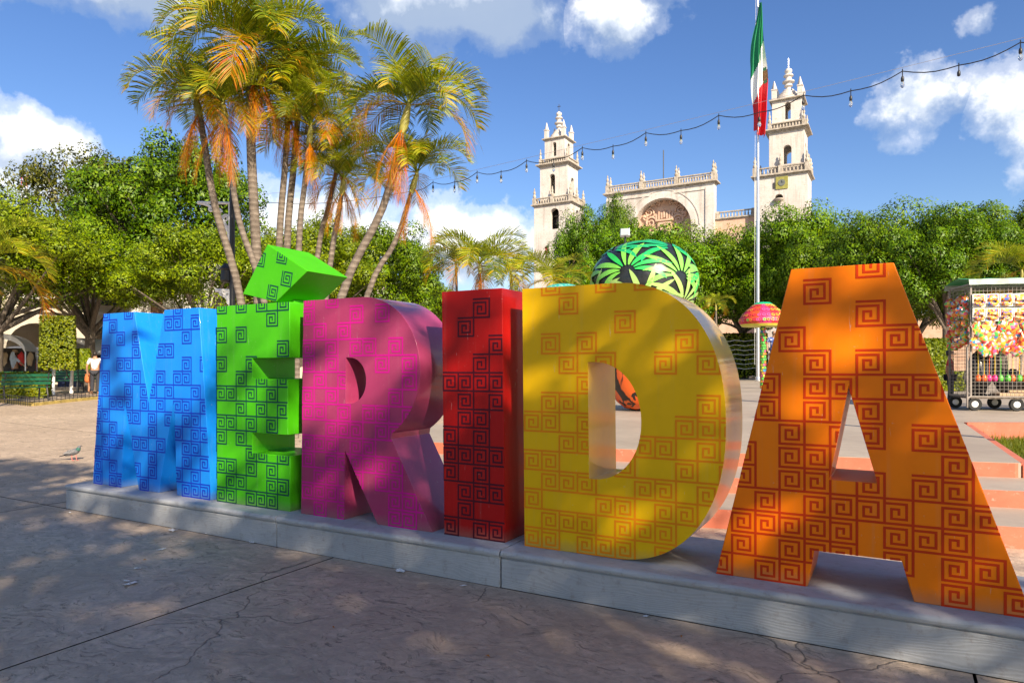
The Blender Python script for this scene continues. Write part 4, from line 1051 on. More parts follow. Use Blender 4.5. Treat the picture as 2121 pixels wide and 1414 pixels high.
painted_mushroom((atx(1334, Y1), Y1, PZ), 'painted mushroom with green leaves on its black cap and an orange stem', 1.26, 1.0, 3.55 - PZ - .02, PALG, M_CAPB, mat('orange_black_stripes', mk_tiger), 4)
def mk_teal(t):
    co = obj_co(t); v = t.n('TexVoronoi'); v.inputs['Scale'].default_value = 9; t.set(v.inputs['Vector'], co)
    return bsdf(t, t.mix(t.ramp(v.outputs['Distance'], [(.3, 0.0), (.45, 1.0)]), (.28, .62, .42), (.03, .36, .32)), .4)
M_TEAL = mat('teal_dotted_paint', mk_teal)
painted_mushroom((atx(1165, 24), 24, PZ), 'painted mushroom with a teal dotted cap behind the yellow letter', 1.0, .78, 4.45 - PZ - .78, PALG, M_TEAL, M_TEAL, 8, False)
# flowered mushroom with rows of coloured rings
Y2 = 33.0; fm = tag(empty('flowered_mushroom', (atx(1580.5, Y2), Y2, PZ)), 'mushroom sculpture with pink and orange ringed cap by the flagpole', 'sculpture')
zt_ = atz(626, Y2) - PZ; zb_ = atz(664, Y2) - PZ; rr_ = 48 * Y2 / FPX; hcap = zt_ - zb_
mb = MB(); capp = [(rr_ * .93, -.20), (rr_ * 1.0, -.06), (rr_ * .98, .08), (rr_ * .80, .36), (rr_ * .58, .60), (rr_ * .36, hcap * .90), (rr_ * .16, hcap * .97), (.02, hcap)]
mb.lathe(capp, 24, (0, 0, zb_))
SECT = [plain('cap_paint_%d' % i, c, .5, .25, 8) for i, c in enumerate(((.60, .02, .05), (.64, .08, .02), (.56, .03, .13), (.58, .02, .03), (.62, .12, .02), (.58, .03, .10)))]
mb.mi = [((f[0] % 24) // 2) % 6 for f in mb.f[:-2]] + [0, 0]
cap = mb.build('cap', SECT, fm, smooth=40)
mb = MB(); mb.lathe([(rr_ * .42, 0), (rr_ * .30, .10), (.03, .14)], 20, (0, 0, zb_ + hcap - .115)); mb.build('cap_top', plain('emerald_paint', (.02, .42, .18), .4), cap, smooth=50)
mb = MB(); mb.lathe([(rr_ * .88, -.28), (rr_ * .95, -.18), (.1, -.17)], 24, (0, 0, zb_)); mb.build('cap_underside', plain('yellow_underside', (.62, .55, .06), .5), fm, smooth=40)
RINGC = [plain('ring_%d' % i, c, .4) for i, c in enumerate(((.70, .10, .28), (.78, .30, .03), (.70, .66, .06), (.65, .04, .06), (.15, .60, .08), (.75, .72, .7), (.06, .30, .70)))]
def rings(parent, spots, name):
    mb = MB(); rg = random.Random(3)
    for p, nr, rad, ci in spots:
        nr = nr.normalized(); t1 = nr.orthogonal().normalized(); t2 = nr.cross(t1); mb.cur = ci; k = 10
        V = [p + nr * .02 + (t1 * math.cos(6.283 * i / k) + t2 * math.sin(6.283 * i / k)) * r for r in (rad, rad * .45) for i in range(k)]
        mb.add(V, [(i, (i + 1) % k, k + (i + 1) % k, k + i) for i in range(k)])
    o = mb.build(name, RINGC, parent); o['kind'] = 'stuff'; return o
sp = []; rg = random.Random(9)
for i in range(1, 6):
    (r0, z0), (r1, z1) = capp[i], capp[i + 1]; kk = 40 - 5 * i
    for a in range(kk):
        an = 6.283 * (a + .5 * (i % 2)) / kk; r = (r0 + r1) / 2; z = (z0 + z1) / 2 + zb_; d = Vector((math.cos(an), math.sin(an), 0)); nr = d * (z1 - z0) + Vector((0, 0, r0 - r1))
        sec = int(an / 6.283 * 12) % 6; sp.append((d * r + Vector((0, 0, z)), nr, .085, {0: 1, 1: 3, 2: 0, 3: 1, 4: 2, 5: 0}[sec] if i < 5 else 4))
for a in range(44): an = 6.283 * a / 44; d = Vector((math.cos(an), math.sin(an), 0)); sp.append((d * rr_ * 1.0 + Vector((0, 0, zb_ - .0)), d, .07, (3, 4, 1, 3, 0)[a % 5]))
rings(cap, sp, 'ring_decoration')
mb = MB(); mb.tube([(0, 0, 0), (0, 0, zb_ - .15)], [.13, .11], 14); st = mb.build('stem', plain('dark_green_stem', (.03, .12, .05), .5), fm, smooth=50)
sp = []
for i in range(22):
    for a in range(8): an = 6.283 * (a + .5 * (i % 2)) / 8; d = Vector((math.cos(an), math.sin(an), 0)); sp.append((d * .125 + Vector((0, 0, .08 + i * (zb_ - .35) / 22)), d, .055, rg.choice((4, 1, 6, 2, 4, 0, 3))))
rings(st, sp, 'disc_decoration')

# ================================================================== PEOPLE
def skinned(name, joints, edges, rads, material, parent, sub=2, root=0):
    me = bpy.data.meshes.new(name); me.from_pydata([tuple(j) for j in joints], edges, []); me.materials.append(material); me.update()
    o = bpy.data.objects.new(name, me); COL.objects.link(o); o.parent = parent
    sk = o.modifiers.new('skin', 'SKIN'); sk.use_smooth_shade = True
    for i, v in enumerate(me.skin_vertices[0].data):
        r = rads[i]; v.radius = r if hasattr(r, '__len__') else (r, r); v.use_root = (i == root)
    s = o.modifiers.new('sub', 'SUBSURF'); s.levels = sub; s.render_levels = sub
    return o
SKIN = plain('brown_skin', (.36, .19, .11), .5, .08)
HAIR = plain('black_hair', (.02, .014, .011), .45)
def person(label, loc, rz, h, top, legs, hat=None, arms=((-.26, .04, .86), (.26, .04, .86)), skirt=False, group=None, sit=False):
    """standing figure facing local -y; arms give the wrists"""
    k = h / 1.7; o = tag(empty('person', loc, rz), label, 'person', group); V = lambda *p: Vector(p) * k
    el = []
    for sgn, w in ((-1, arms[0]), (1, arms[1])):
        sh_ = V(sgn * .18, 0, 1.38); wr = V(*w); mid = (sh_ + wr) / 2 + V(sgn * .05, .06, -.02); el.append((sh_, mid, wr))
    if sit: hip_, kn, an, ft = (.10, 0, .90), (.14, -.30, .88), (.13, -.32, .50), (.13, -.44, .46)
    else: hip_, kn, an, ft = (.09, 0, .88), (.10, -.015, .48), (.105, .02, .08), (.11, -.14, .035)
    J = [V(0, 0, .95), V(0, .01, 1.15), V(0, 0, 1.34), V(0, 0, 1.44), V(0, -.015, 1.52), V(0, -.02, 1.60), V(0, -.01, 1.665)]
    E_ = [(0, 1), (1, 2), (2, 3), (3, 4), (4, 5), (5, 6)]; r = [(.15, .11), (.13, .10), (.16, .105), .058, (.07, .085), (.078, .095), (.055, .065)]
    for s_, m_, w_ in el:
        b = len(J); hd = w_ + (w_ - m_).normalized() * .09 * k; J += [s_, m_, w_, hd]; E_ += [(2, b), (b, b + 1), (b + 1, b + 2), (b + 2, b + 3)]; r += [.055, .042, .03, (.022, .035)]
    for sgn in (-1, 1):
        b = len(J); m = lambda p: V(sgn * p[0], p[1], p[2]); J += [m(hip_), m(kn), m(an), m(ft)]; E_ += [(0, b), (b, b + 1), (b + 1, b + 2), (b + 2, b + 3)]; r += [.085, .058, .04, (.04, .03)]
    skinned('body', J, E_, [tuple(x * k for x in q) if hasattr(q, '__len__') else q * k for q in r], SKIN, o)
    J2 = [V(0, 0, .92), V(0, .01, 1.15), V(0, 0, 1.36)]; E2 = [(0, 1), (1, 2)]; r2 = [(.168, .128), (.15, .118), (.172, .115)]
    for s_, m_, w_ in el: b = len(J2); J2 += [s_, s_.lerp(m_, .75)]; E2 += [(2, b), (b, b + 1)]; r2 += [.07, .062]
    skinned('shirt', J2, E2, [tuple(x * k for x in q) if hasattr(q, '__len__') else q * k for q in r2], top, o, 2)
    if skirt: J3 = [V(0, 0, .98), V(0, 0, .70), V(0, 0, .42)]; E3 = [(0, 1), (1, 2)]; r3 = [(.16, .12), (.22, .19), (.25, .22)]
    else:
        J3 = [V(0, 0, .95)]; E3 = []; r3 = [(.165, .125)]
        for sgn in (-1, 1):
            b = len(J3); m = lambda p: V(sgn * p[0], p[1], p[2]); J3 += [m(hip_), m(kn), m((an[0], an[1], an[2] + .03))]; E3 += [(0, b), (b, b + 1), (b + 1, b + 2)]; r3 += [.10, .075, .062]
    skinned('trousers' if not skirt else 'skirt', J3, E3, [tuple(x * k for x in q) if hasattr(q, '__len__') else q * k for q in r3], legs, o, 2)
    skinned('hair', [V(0, .03, 1.68), V(0, .045, 1.60), V(0, .06, 1.50)], [(0, 1), (1, 2)], [(.075 * k, .085 * k), (.088 * k, .088 * k), (.06 * k, .04 * k)], HAIR, o, 2)
    mb = MB()
    for sgn in (-1, 1): mb.lathe([(.012 * k, -.004), (.012 * k, .004)], 8, tuple(V(sgn * .032, -.118, 1.60)))
    mb.box(tuple(V(0, -.125, 1.565)), (.022 * k, .03 * k, .04 * k)); mb.box(tuple(V(0, -.112, 1.535)), (.05 * k, .012 * k, .012 * k)); mb.build('face', HAIR, o)
    if hat: mb = MB(); mb.lathe([(.17 * k, 0), (.17 * k, .015 * k), (.10 * k, .03 * k), (.09 * k, .12 * k), (.03, .14 * k)], 14, tuple(V(0, 0, 1.68))); mb.build('hat', hat, o, smooth=40)
    return o
W_SH = plain('white_cloth', (.74, .72, .69), .8); B_SH = plain('pale_blue_cloth', (.42, .50, .60), .8); DK = plain('dark_trousers', (.03, .03, .038), .8); OR = plain('orange_cloth', (.62, .17, .05), .8); RD = plain('red_cloth', (.5, .03, .03), .8); NV = plain('navy_cloth', (.03, .05, .14), .8); TAN = plain('tan_cloth', (.38, .28, .17), .8)
def mk_dots(t):
    v = t.n('TexVoronoi'); v.inputs['Scale'].default_value = 26; t.set(v.inputs['Vector'], obj_co(t))
    return bsdf(t, t.mix(t.ramp(v.outputs['Distance'], [(.3, 0.0), (.36, 1.0)]), (.03, .03, .03), (.72, .70, .68)), .8)
DOT = mat('dotted_cloth', mk_dots)
def mk_floral(t):
    n = t.noise(obj_co(t), 14, 3, .5); return bsdf(t, t.ramp(n, [(.40, (.03, .06, .22)), (.52, (.10, .16, .42)), (.60, (.6, .6, .66))]), .8)
FLO = mat('blue_floral_cloth', mk_floral)
def stand(px, Y): return (atx(px, Y), Y, ramp_z(0, Y))
person('person in a pale blue shirt and straw hat at the market stall', stand(31, 31), R(160), 1.72, B_SH, DK, TAN, ((-.40, -.20, 1.05), (.40, -.25, 1.08)))
person('person in a black and white dotted top and dark trousers by the stalls', stand(197, 26.5), R(200), 1.66, DOT, DK)
person('person in an orange dress with a bag beside the dotted top', stand(185, 27.2), R(120), 1.58, OR, OR, None, skirt=True)
person('person in a red top under the arched stall canopy', stand(78, 35), R(40), 1.6, RD, DK)
person('person in a white top and navy trousers behind the topiary', stand(168, 36), R(20), 1.65, W_SH, NV)
for i, (px, c, l, lab, sk_) in enumerate(((1476, W_SH, W_SH, 'person in white clothes left in the group before the hedge', 0), (1487, W_SH, W_SH, 'person in a long white dress in the group before the hedge', 1), (1499, W_SH, TAN, 'person in a white shirt and tan trousers before the hedge', 0), (1511, TAN, DK, 'person in a tan top and dark trousers next to the flagpole foot', 0))):
    person(lab, (atx(px, 60 + i), 60 + i, .50), R(30 + 70 * i), 1.62 + .05 * (i % 2), c, l, None, skirt=bool(sk_))
YG = 20.0
ad = person('person in a white shirt behind the orange letter carrying a child', (atx(1607, YG), YG, PZ), R(10), 1.72, W_SH, NV, None, ((-.20, -.22, 1.42), (.20, -.22, 1.42)))
ch = person('child in a blue floral top sitting on someone\'s shoulders', (atx(1604, YG), YG + .03, PZ + 1.50 - .86 * .72), R(-8), 1.22, FLO, NV, None, ((-.28, -.10, .92), (.20, -.25, 1.0)), sit=True)
person('person in a red top standing behind the toy cart', (atx(1968, 18.2), 18.2, PZ), R(60), 1.5, RD, DK)

# ================================================================== TOY CART
CR = R(-12); CO2 = Vector((10.86, 16.25, PZ))
cart = tag(empty('toy_cart', CO2, CR), 'tall wire mesh vendor cart on wheels hung with bagged toys', 'cart')
CW, CD, CZ0, CZ1 = 3.4, 1.2, .34, 3.0
mb = MB()
for x in (0, CW / 2, CW):
    for y in (0, CD): mb.box((x, y, (CZ0 + CZ1) / 2), (.035, .035, CZ1 - CZ0))
for z in (CZ0, 1.62, CZ1):
    for y in (0, CD): mb.box((CW / 2, y, z), (CW, .03, .03))
    for x in (0, CW): mb.box((x, CD / 2, z), (.03, CD - .03, .028))
mb.build('frame', M_WIRE, cart)
mb = MB(); mb.box((CW / 2, CD / 2, CZ0 - .03), (CW, CD, .05)); mb.build('deck', M_BARK, cart)
def panel(name, p0, du, w, z0, z1, sp=.085):
    mb = MB(); n = int(w / sp)
    for i in range(1, n): p = Vector(p0) + Vector(du) * (w * i / n); mb.box((p.x, p.y, (z0 + z1) / 2), (.006, .006, z1 - z0))
    m = int((z1 - z0) / sp); c = Vector(p0) + Vector(du) * w / 2
    for j in range(1, m): mb.box((c.x, c.y, z0 + (z1 - z0) * j / m), (w if abs(du[0]) > .5 else .006, w if abs(du[1]) > .5 else .006, .006))
    o = mb.build(name, M_WIRE, cart); o['kind'] = 'stuff'
panel('wire_mesh', (0, -.004, 0), (1, 0, 0), CW, CZ0, CZ1); panel('wire_mesh', (0, CD, 0), (1, 0, 0), CW, CZ0, CZ1); panel('wire_mesh', (-.004, 0, 0), (0, 1, 0), CD, CZ0, CZ1); panel('wire_mesh', (CW, 0, 0), (0, 1, 0), CD, CZ0, CZ1)
mb = MB(); rg = random.Random(4); nx = 40; prev = None
for i in range(nx + 1):
    x = -.08 + (CW + .16) * i / nx; wv = .025 * math.sin(i * 1.1) + .01 * rg.uniform(-1, 1)
    row = [(x, -.12 + wv, CZ1 - .03), (x, -.10, CZ1 + .10), (x, CD / 2, CZ1 + .19 + .01 * math.sin(i)), (x, CD + .10, CZ1 + .10), (x, CD + .12 + wv, CZ1 - .03)]
    b = len(mb.v); mb.v += row
    if i:
        for j in range(4): mb.f.append((b - 5 + j, b + j, b + j + 1, b - 4 + j)); mb.mi.append(1 if j in (0, 3) else 0)
mb.build('tarpaulin', [plain('green_tarpaulin', (.03, .30, .10), .5), plain('grey_tarpaulin_edge', (.42, .48, .40), .5, .3, 10)], cart, smooth=60)
for x in (.10, .98, 2.4, 3.3):
    for y in (.06, CD - .06):
        w = empty('wheel', (x, y, .155)); w.parent = cart; Mr = Matrix.Rotation(R(90), 4, 'X')
        mb = MB(); mb.lathe([(.085, -.035), (.14, -.045), (.155, -.025), (.155, .025), (.14, .045), (.085, .035)], 20, (0, 0, 0), Mr); mb.build('tyre', M_RUBBER, w, smooth=40)
        mb = MB(); mb.lathe([(.02, -.05), (.05, -.046), (.085, -.03), (.085, .03), (.05, .046), (.02, .05)], 16, (0, 0, 0), Mr); mb.build('rim', M_WHITE, w, smooth=40)
        mb = MB(); mb.box((0, 0, .11), (.06, .05, .16)); mb.build('bracket', M_BLACK, w)
mb = MB(); mb.tube([(-.10, -.06, .08), (-.10, -.06, 1.50), (-.06, -.08, 1.58), (.10, -.10, 1.58)], .022, 7); mb.tube([(-.10, -.06, .30), (0, 0, .34)], .02, 6); mb.build('push_handle', M_WIRE, cart)
mb = MB(); rgn = np.random.default_rng(5)
def sack(mb, c, r, seed, squash=(1, 1, 1), n=9, m=12):
    rg = np.random.default_rng(seed); ph = rg.random(6) * 6; V = []
    for i in range(n + 1):
        la = math.pi * (i / n - .5)
        for j in range(m):
            lo = 2 * math.pi * j / m; k = 1 + .16 * math.sin(3 * lo + ph[0] + la * 2) + .13 * math.sin(5 * lo + ph[1]) * math.cos(3 * la + ph[2]) + .10 * math.sin(7 * la + ph[3])
            V.append((c[0] + r * squash[0] * k * math.cos(la) * math.cos(lo), c[1] + r * squash[1] * k * math.cos(la) * math.sin(lo), c[2] + r * squash[2] * k * math.sin(la)))
    mb.add(V, [(i * m + j, i * m + (j + 1) % m, (i + 1) * m + (j + 1) % m, (i + 1) * m + j) for i in range(n) for j in range(m)])
bagm = plain('black_plastic_bag', (.02, .022, .025), .22, .3)
def cw(p): c, s_ = math.cos(CR), math.sin(CR); return Vector((CO2.x + p[0] * c - p[1] * s_, CO2.y + p[0] * s_ + p[1] * c, CO2.z + p[2]))
for i, (p, r, sq) in enumerate((((.35, .45, .88), .33, (.9, .8, 1.5)), ((1.05, .5, .66), .30, (1.2, .9, 1.0)), ((1.8, .5, .70), .34, (1.1, .9, 1.1)))):
    mb = MB(); sack(mb, (0, 0, 0), r, 20 + i, sq); o = mb.build('black_bag', bagm, None, smooth=70, loc=cw(p)); tag(o, ['tall black plastic bag inside the cart by the push handle', 'low black plastic bag in the middle of the cart floor', 'black plastic bag at the far end of the cart floor'][i], 'bag')
mb = MB(); mb.box((0, 0, 0), (.9, .5, .07)); mb.box((.1, .05, .07), (.6, .4, .05)); o = mb.build('cardboard', plain('cardboard', (.52, .36, .22), .8), None, loc=cw((1.1, .35, .39))); o.rotation_euler = (0, 0, CR); tag(o, 'flattened brown cardboard lying on the cart floor', 'cardboard')
# merchandise
def mk_card(seed):
    def f(t):
        oi = t.n('ObjectInfo').outputs['Random']; co = t.vm('ADD', obj_co(t), t.n('CombineXYZ', i_0=t.m('MULTIPLY', oi, 40.0)).outputs[0])
        n = t.noise(co, 11, 3, .5); n2 = t.noise(co, 16, 2, .5, 1.0)
        c = t.ramp(n, [(.30, (.05, .20, .55)), (.40, (.62, .05, .04)), (.47, (.80, .42, .04)), (.54, (.70, .60, .48)), (.62, (.74, .70, .66)), (.72, (.70, .30, .45))], 'CONSTANT')
        c = t.mix(t.ramp(n2, [(.58, 0.0), (.62, 1.0)]), c, (.80, .55, .05))
        xyz = t.n('SeparateXYZ', i_0=obj_co(t)); bd = t.m('MAXIMUM', t.m('GREATER_THAN', t.m('ABSOLUTE', xyz.outputs[0]), .112), t.m('GREATER_THAN', t.m('ABSOLUTE', xyz.outputs[2]), .135))
        c = t.mix(bd, c, (.72, .70, .67))
        return bsdf(t, c, .25)
    return f
M_CARD = mat('printed_toy_card', mk_card(1))
def mk_toys(t):
    oi = t.n('ObjectInfo').outputs['Random']; co = t.vm('ADD', obj_co(t), t.n('CombineXYZ', i_0=t.m('MULTIPLY', oi, 60.0)).outputs[0])
    v = t.n('TexVoronoi'); v.inputs['Scale'].default_value = 15; t.set(v.inputs['Vector'], co); h = t.n('SeparateColor', i_0=v.outputs['Color']).outputs[0]
    c = t.ramp(h, [(0.0, (.74, .06, .03)), (.24, (.10, .50, .08)), (.38, (.66, .62, .56)), (.50, (.78, .30, .03)), (.76, (.70, .60, .06)), (.88, (.06, .28, .55)), (.94, (.72, .10, .30))], 'CONSTANT')
    b = bsdf(t, c, .35); b.inputs['Coat Weight'].default_value = .8; b.inputs['Coat Roughness'].default_value = .12; return b
M_TOYS = mat('bagged_toys', mk_toys)
GC = 'printed toy cards on the cart'; GB = 'bagged toys hanging on the cart'; GL = 'toy ladles hanging inside the cart'
cardm = None
for r, z in enumerate((2.60, 2.27)):
    for i in range(7):
        p = cw((.15 + i * .285, -.05, z)); mb = None
        if cardm is None:
            b = MB(); b.box((0, 0, 0), (.27, .014, .31)); b.tube([(-.10, -.02, -.06), (-.05, -.06, -.10), (.05, -.06, -.10), (.10, -.02, -.06), (.08, -.03, .02), (-.08, -.03, .02)], .035, 6); o = b.build('toy_card', M_CARD, None, smooth=40); cardm = o.data
        else: o = link('toy_card', cardm)
        o.location = p; o.rotation_euler = (random.uniform(-.06, .06), random.uniform(-.05, .05), CR)
        tag(o, 'printed toy card in the upper of the two rows on the cart' if r == 0 else 'printed toy card in the lower of the two rows on the cart', 'toy pack', GC)
bags = []
for k in range(5): b = MB(); sack(b, (0, 0, 0), .14, 40 + k, (1, .5, 1.15), 7, 10); b.tube([(0, 0, .13), (0, 0, .24)], .012, 5); bags.append(b)
bagme = []
def bag(p, s, lab):
    k = random.randrange(5)
    if len(bagme) <= k:
        k = len(bagme); o = bags[k].build('toy_bag', M_TOYS, None, smooth=60); bagme.append(o.data)
    else: o = link('toy_bag', bagme[k])
    o.location = cw(p); o.rotation_euler = (random.uniform(-.2, .2), random.uniform(-.25, .25), CR + random.uniform(-.4, .4)); o.scale = (s * random.uniform(.85, 1.2), s, s * random.uniform(.85, 1.15)); tag(o, lab, 'toy bag', GB)
for r, (z, off) in enumerate(((1.98, .02), (1.80, .12), (1.62, .0), (1.44, .1))):
    for i in range(8): bag((.10 + off + i * .245 + random.uniform(-.03, .03), -.08 + random.uniform(-.02, .02), z + random.uniform(-.04, .04)), random.uniform(.8, 1.1), 'bag of bright toys in the %s row on the cart front mesh' % ('top', 'second', 'third', 'lowest')[r])
for r, z in enumerate((2.62, 2.36, 2.12, 1.88, 1.62)):
    for i in range(4): bag((-.05, .18 + i * .28 + random.uniform(-.05, .05), z + random.uniform(-.06, .06)), random.uniform(.62, .88), 'bag of bright toys in the %s row on the cart end mesh' % ('top', 'second', 'third', 'fourth', 'lowest')[r])
LC = [plain('toy_' + n_, c, .3) for n_, c in (('orange', (.75, .13, .02)), ('pink', (.68, .03, .22)), ('green', (.12, .55, .06)), ('yellow', (.72, .5, .03)))]
for i in range(14):
    x = .16 + i * .125 + random.uniform(-.02, .02); ci = (0, 0, 1, 1, 2, 2, 0, 2, 0, 3, 0, 1, 2, 0)[i]; c = LC[ci]; o = empty('toy_ladle', cw((x, .05, .78)), CR)
    b = MB(); b.lathe([(.015, -.085), (.05, -.07), (.062, -.02), (.055, .03), (.03, .07), (.012, .085)], 10); b.build('bowl', c, o, smooth=60)
    b = MB(); b.tube([(0, 0, .08), (.005, 0, .34), (0, 0, .60)], .009, 5); b.build('handle', LC[(3, 3, 0, 3, 2, 2, 3)[i % 7]], o)
    tag(o, '%s plastic toy ladle hanging by its long handle in the cart' % ('orange', 'pink', 'green', 'yellow')[ci], 'toy', GL)

# ================================================================== LEFT SIDE: topiary, hedge, benches, stalls
def leaf_box(name, seed, sx, sy, sz, n, leaf, material, taper=.92):
    rg = np.random.default_rng(seed); f = rg.integers(0, 5, n); a = rg.random((n, 2)) * 2 - 1; P_ = np.zeros((n, 3)); Nn = np.zeros((n, 3))
    for k, (ax, sg) in enumerate(((0, -1), (0, 1), (1, -1), (1, 1), (2, 1))):
        m = f == k; oth = [i for i in range(3) if i != ax]; P_[m, ax] = sg; P_[m, oth[0]] = a[m, 0]; P_[m, oth[1]] = a[m, 1]; Nn[m, ax] = sg
    P_ *= (1 - .10 * rg.random(n) ** 2)[:, None]
    tp = 1 - (1 - taper) * (P_[:, 2:3] + 1) / 2; P_[:, :2] *= tp
    P_ = P_ * [sx / 2, sy / 2, sz / 2] + rg.standard_normal((n, 3)) * .018 + [0, 0, sz / 2]
    V, F = leaf_cloud(rg, P_, unit(Nn + rg.standard_normal((n, 3)) * .7), np.full(n, leaf), .6)
    return raw_mesh(name, V, F, material, cn=np.repeat(unit(Nn + rg.standard_normal((n, 3)) * .35), 4, axis=0))
def topiary(px, cpx, Y, w, z0, z1, seed, label):
    b = Vector((atx(px, Y), Y, ramp_z(0, Y))); o = tag(empty('topiary_tree', b), label, 'tree'); dx = atx(cpx, Y) - b.x
    link('crown', leaf_box('crown', seed, w, w * .9, z1 - z0, 9000, .075, M_HEDGE), o, (dx, 0, z0 - b.z)).rotation_euler = (0, 0, R(33))
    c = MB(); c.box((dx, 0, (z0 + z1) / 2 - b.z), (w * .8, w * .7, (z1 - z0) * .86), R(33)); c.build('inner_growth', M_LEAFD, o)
    t = MB(); t.tube([(0, 0, -.1), (0, 0, .4), (.03, 0, .9), (dx * .5, 0, z0 - b.z + .3)], [.075, .06, .055, .05], 9); t.build('trunk', M_WHITE, o, smooth=60)
    t = MB(); t.tube([(0, 0, .5), (-.16, 0, .72), (-.22, 0, z0 - b.z + .1)], [.03, .025, .02], 6); t.build('branch', M_BARK, o, smooth=60)
topiary(110, 120, 26, 1.17, atz(766, 26), atz(656, 26), 61, 'tall block shaped topiary tree with a whitewashed trunk')
topiary(148, 162, 27, .82, atz(764, 27), atz(724, 27), 62, 'small topiary tree with a low dark crown and white trunk')
hd = tag(empty('hedge', (atx(40, 24), 24, ramp_z(0, 24)), R(24)), 'low clipped box hedge beside the topiary tree', 'hedge')
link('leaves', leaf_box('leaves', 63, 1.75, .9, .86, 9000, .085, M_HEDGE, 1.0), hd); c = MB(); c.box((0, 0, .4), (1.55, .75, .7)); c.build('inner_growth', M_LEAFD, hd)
for i, (px, Y, w, h0, h1, lab) in enumerate(((1540, 63, 4.2, .5, 4.6, 'tall trimmed hedge wound with strings of lights behind the flagpole'), (1925, 34, 1.6, .5, 2.9, 'trimmed hedge block between the orange letter and the toy cart'), (1955, 30, 2.4, .4, 1.2, 'low trimmed hedge behind the toy cart'))):
    hd = tag(empty('hedge', (atx(px, Y), Y, .5), -TH * .4), lab, 'hedge'); link('leaves', leaf_box('leaves', 70 + i, w, 1.2, h1 - h0, 8000, .16, M_HEDGE, .96), hd)
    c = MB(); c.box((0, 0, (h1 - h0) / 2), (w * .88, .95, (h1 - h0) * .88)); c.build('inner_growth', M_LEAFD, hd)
    if i == 0:
        for j in range(7):
            t = MB(); t.tube([(-w / 2 + w * q / 10, -.70, 1.0 + j * .42 - .16 * math.sin(math.pi * ((q * .3) % 1))) for q in range(11)], .028, 5); t.build('light_string', M_WHITE, hd)
mb = MB()
def bench(px, Y, rz, lab):
    o = tag(empty('park_bench', (atx(px, Y), Y, ramp_z(0, Y)), rz), lab, 'bench', 'green park benches')
    for k in range(4): m = MB(); m.box((0, -.18 + k * .115, .45), (1.5, .085, .03)); m.build('seat_slat', M_GREENP, o)
    for k in range(3): m = MB(); m.box((0, .24 + .02 * k, .58 + k * .13), (1.5, .03, .095)); m.build('back_slat', M_GREENP, o)
    for x in (-.66, .66): m = MB(); m.tube([(x, -.24, 0), (x, -.20, .43), (x, .20, .43), (x, .30, .92)], .025, 6); m.tube([(x, .28, 0), (x, .20, .43)], .025, 6); m.tube([(x, -.24, .43), (x, -.22, .64), (x, .24, .66)], .02, 6); m.build('iron_leg', M_BLACK, o)
for px, Y, rz, lab in ((2, 25.2, R(235), 'green slatted bench at the end of the clipped hedge'), (46, 22.4, R(245), 'green slatted bench in front of the clipped hedge'), (131, 31, R(10), 'green slatted bench between the two topiary trunks'), (172, 31.5, R(5), 'green slatted bench behind the small topiary'), (204, 28.5, R(190), 'green slatted bench beside the person in the dotted top')): bench(px, Y, rz, lab)
ed = tag(empty('edging_fence', (0, 0, 0)), 'low black iron edging fence around the planting bed', 'fence')
ep = [Vector((atx(-60, 23), 23, 0)), Vector((atx(62, 20.5), 20.5, 0)), Vector((atx(215, 23.5), 23.5, 0))]
rail = MB(); pk = MB(); kb = MB()
for a, b in zip(ep, ep[1:]):
    L = (b - a).length; k = int(L / .16)
    for z in (.13, .27): rail.tube([(p.x, p.y, ramp_z(0, p.y) + z) for p in (a, a.lerp(b, .5), b)], .012, 5)
    for i in range(k + 1):
        p = a.lerp(b, i / k); z = ramp_z(0, p.y); pk.tube([(p.x, p.y, z - .02), (p.x, p.y, z + .30)], .009, 5)
    rz = math.atan2(b.y - a.y, b.x - a.x); kc = a.lerp(b, .5); kn = 8
    for i in range(kn): p = a.lerp(b, (i + .5) / kn); kb.box((p.x, p.y + .16, ramp_z(0, p.y) + .02), (L / kn - .01, .12, .16), rz)
rail.build('rail', M_BLACK, ed); q = pk.build('picket_row', M_BLACK, ed); q['kind'] = 'stuff'; q = kb.build('yellow_kerb', M_YELK, ed); q['kind'] = 'stuff'
M_CANV = plain('grey_canopy', (.40, .42, .45), .6, .15, 3)
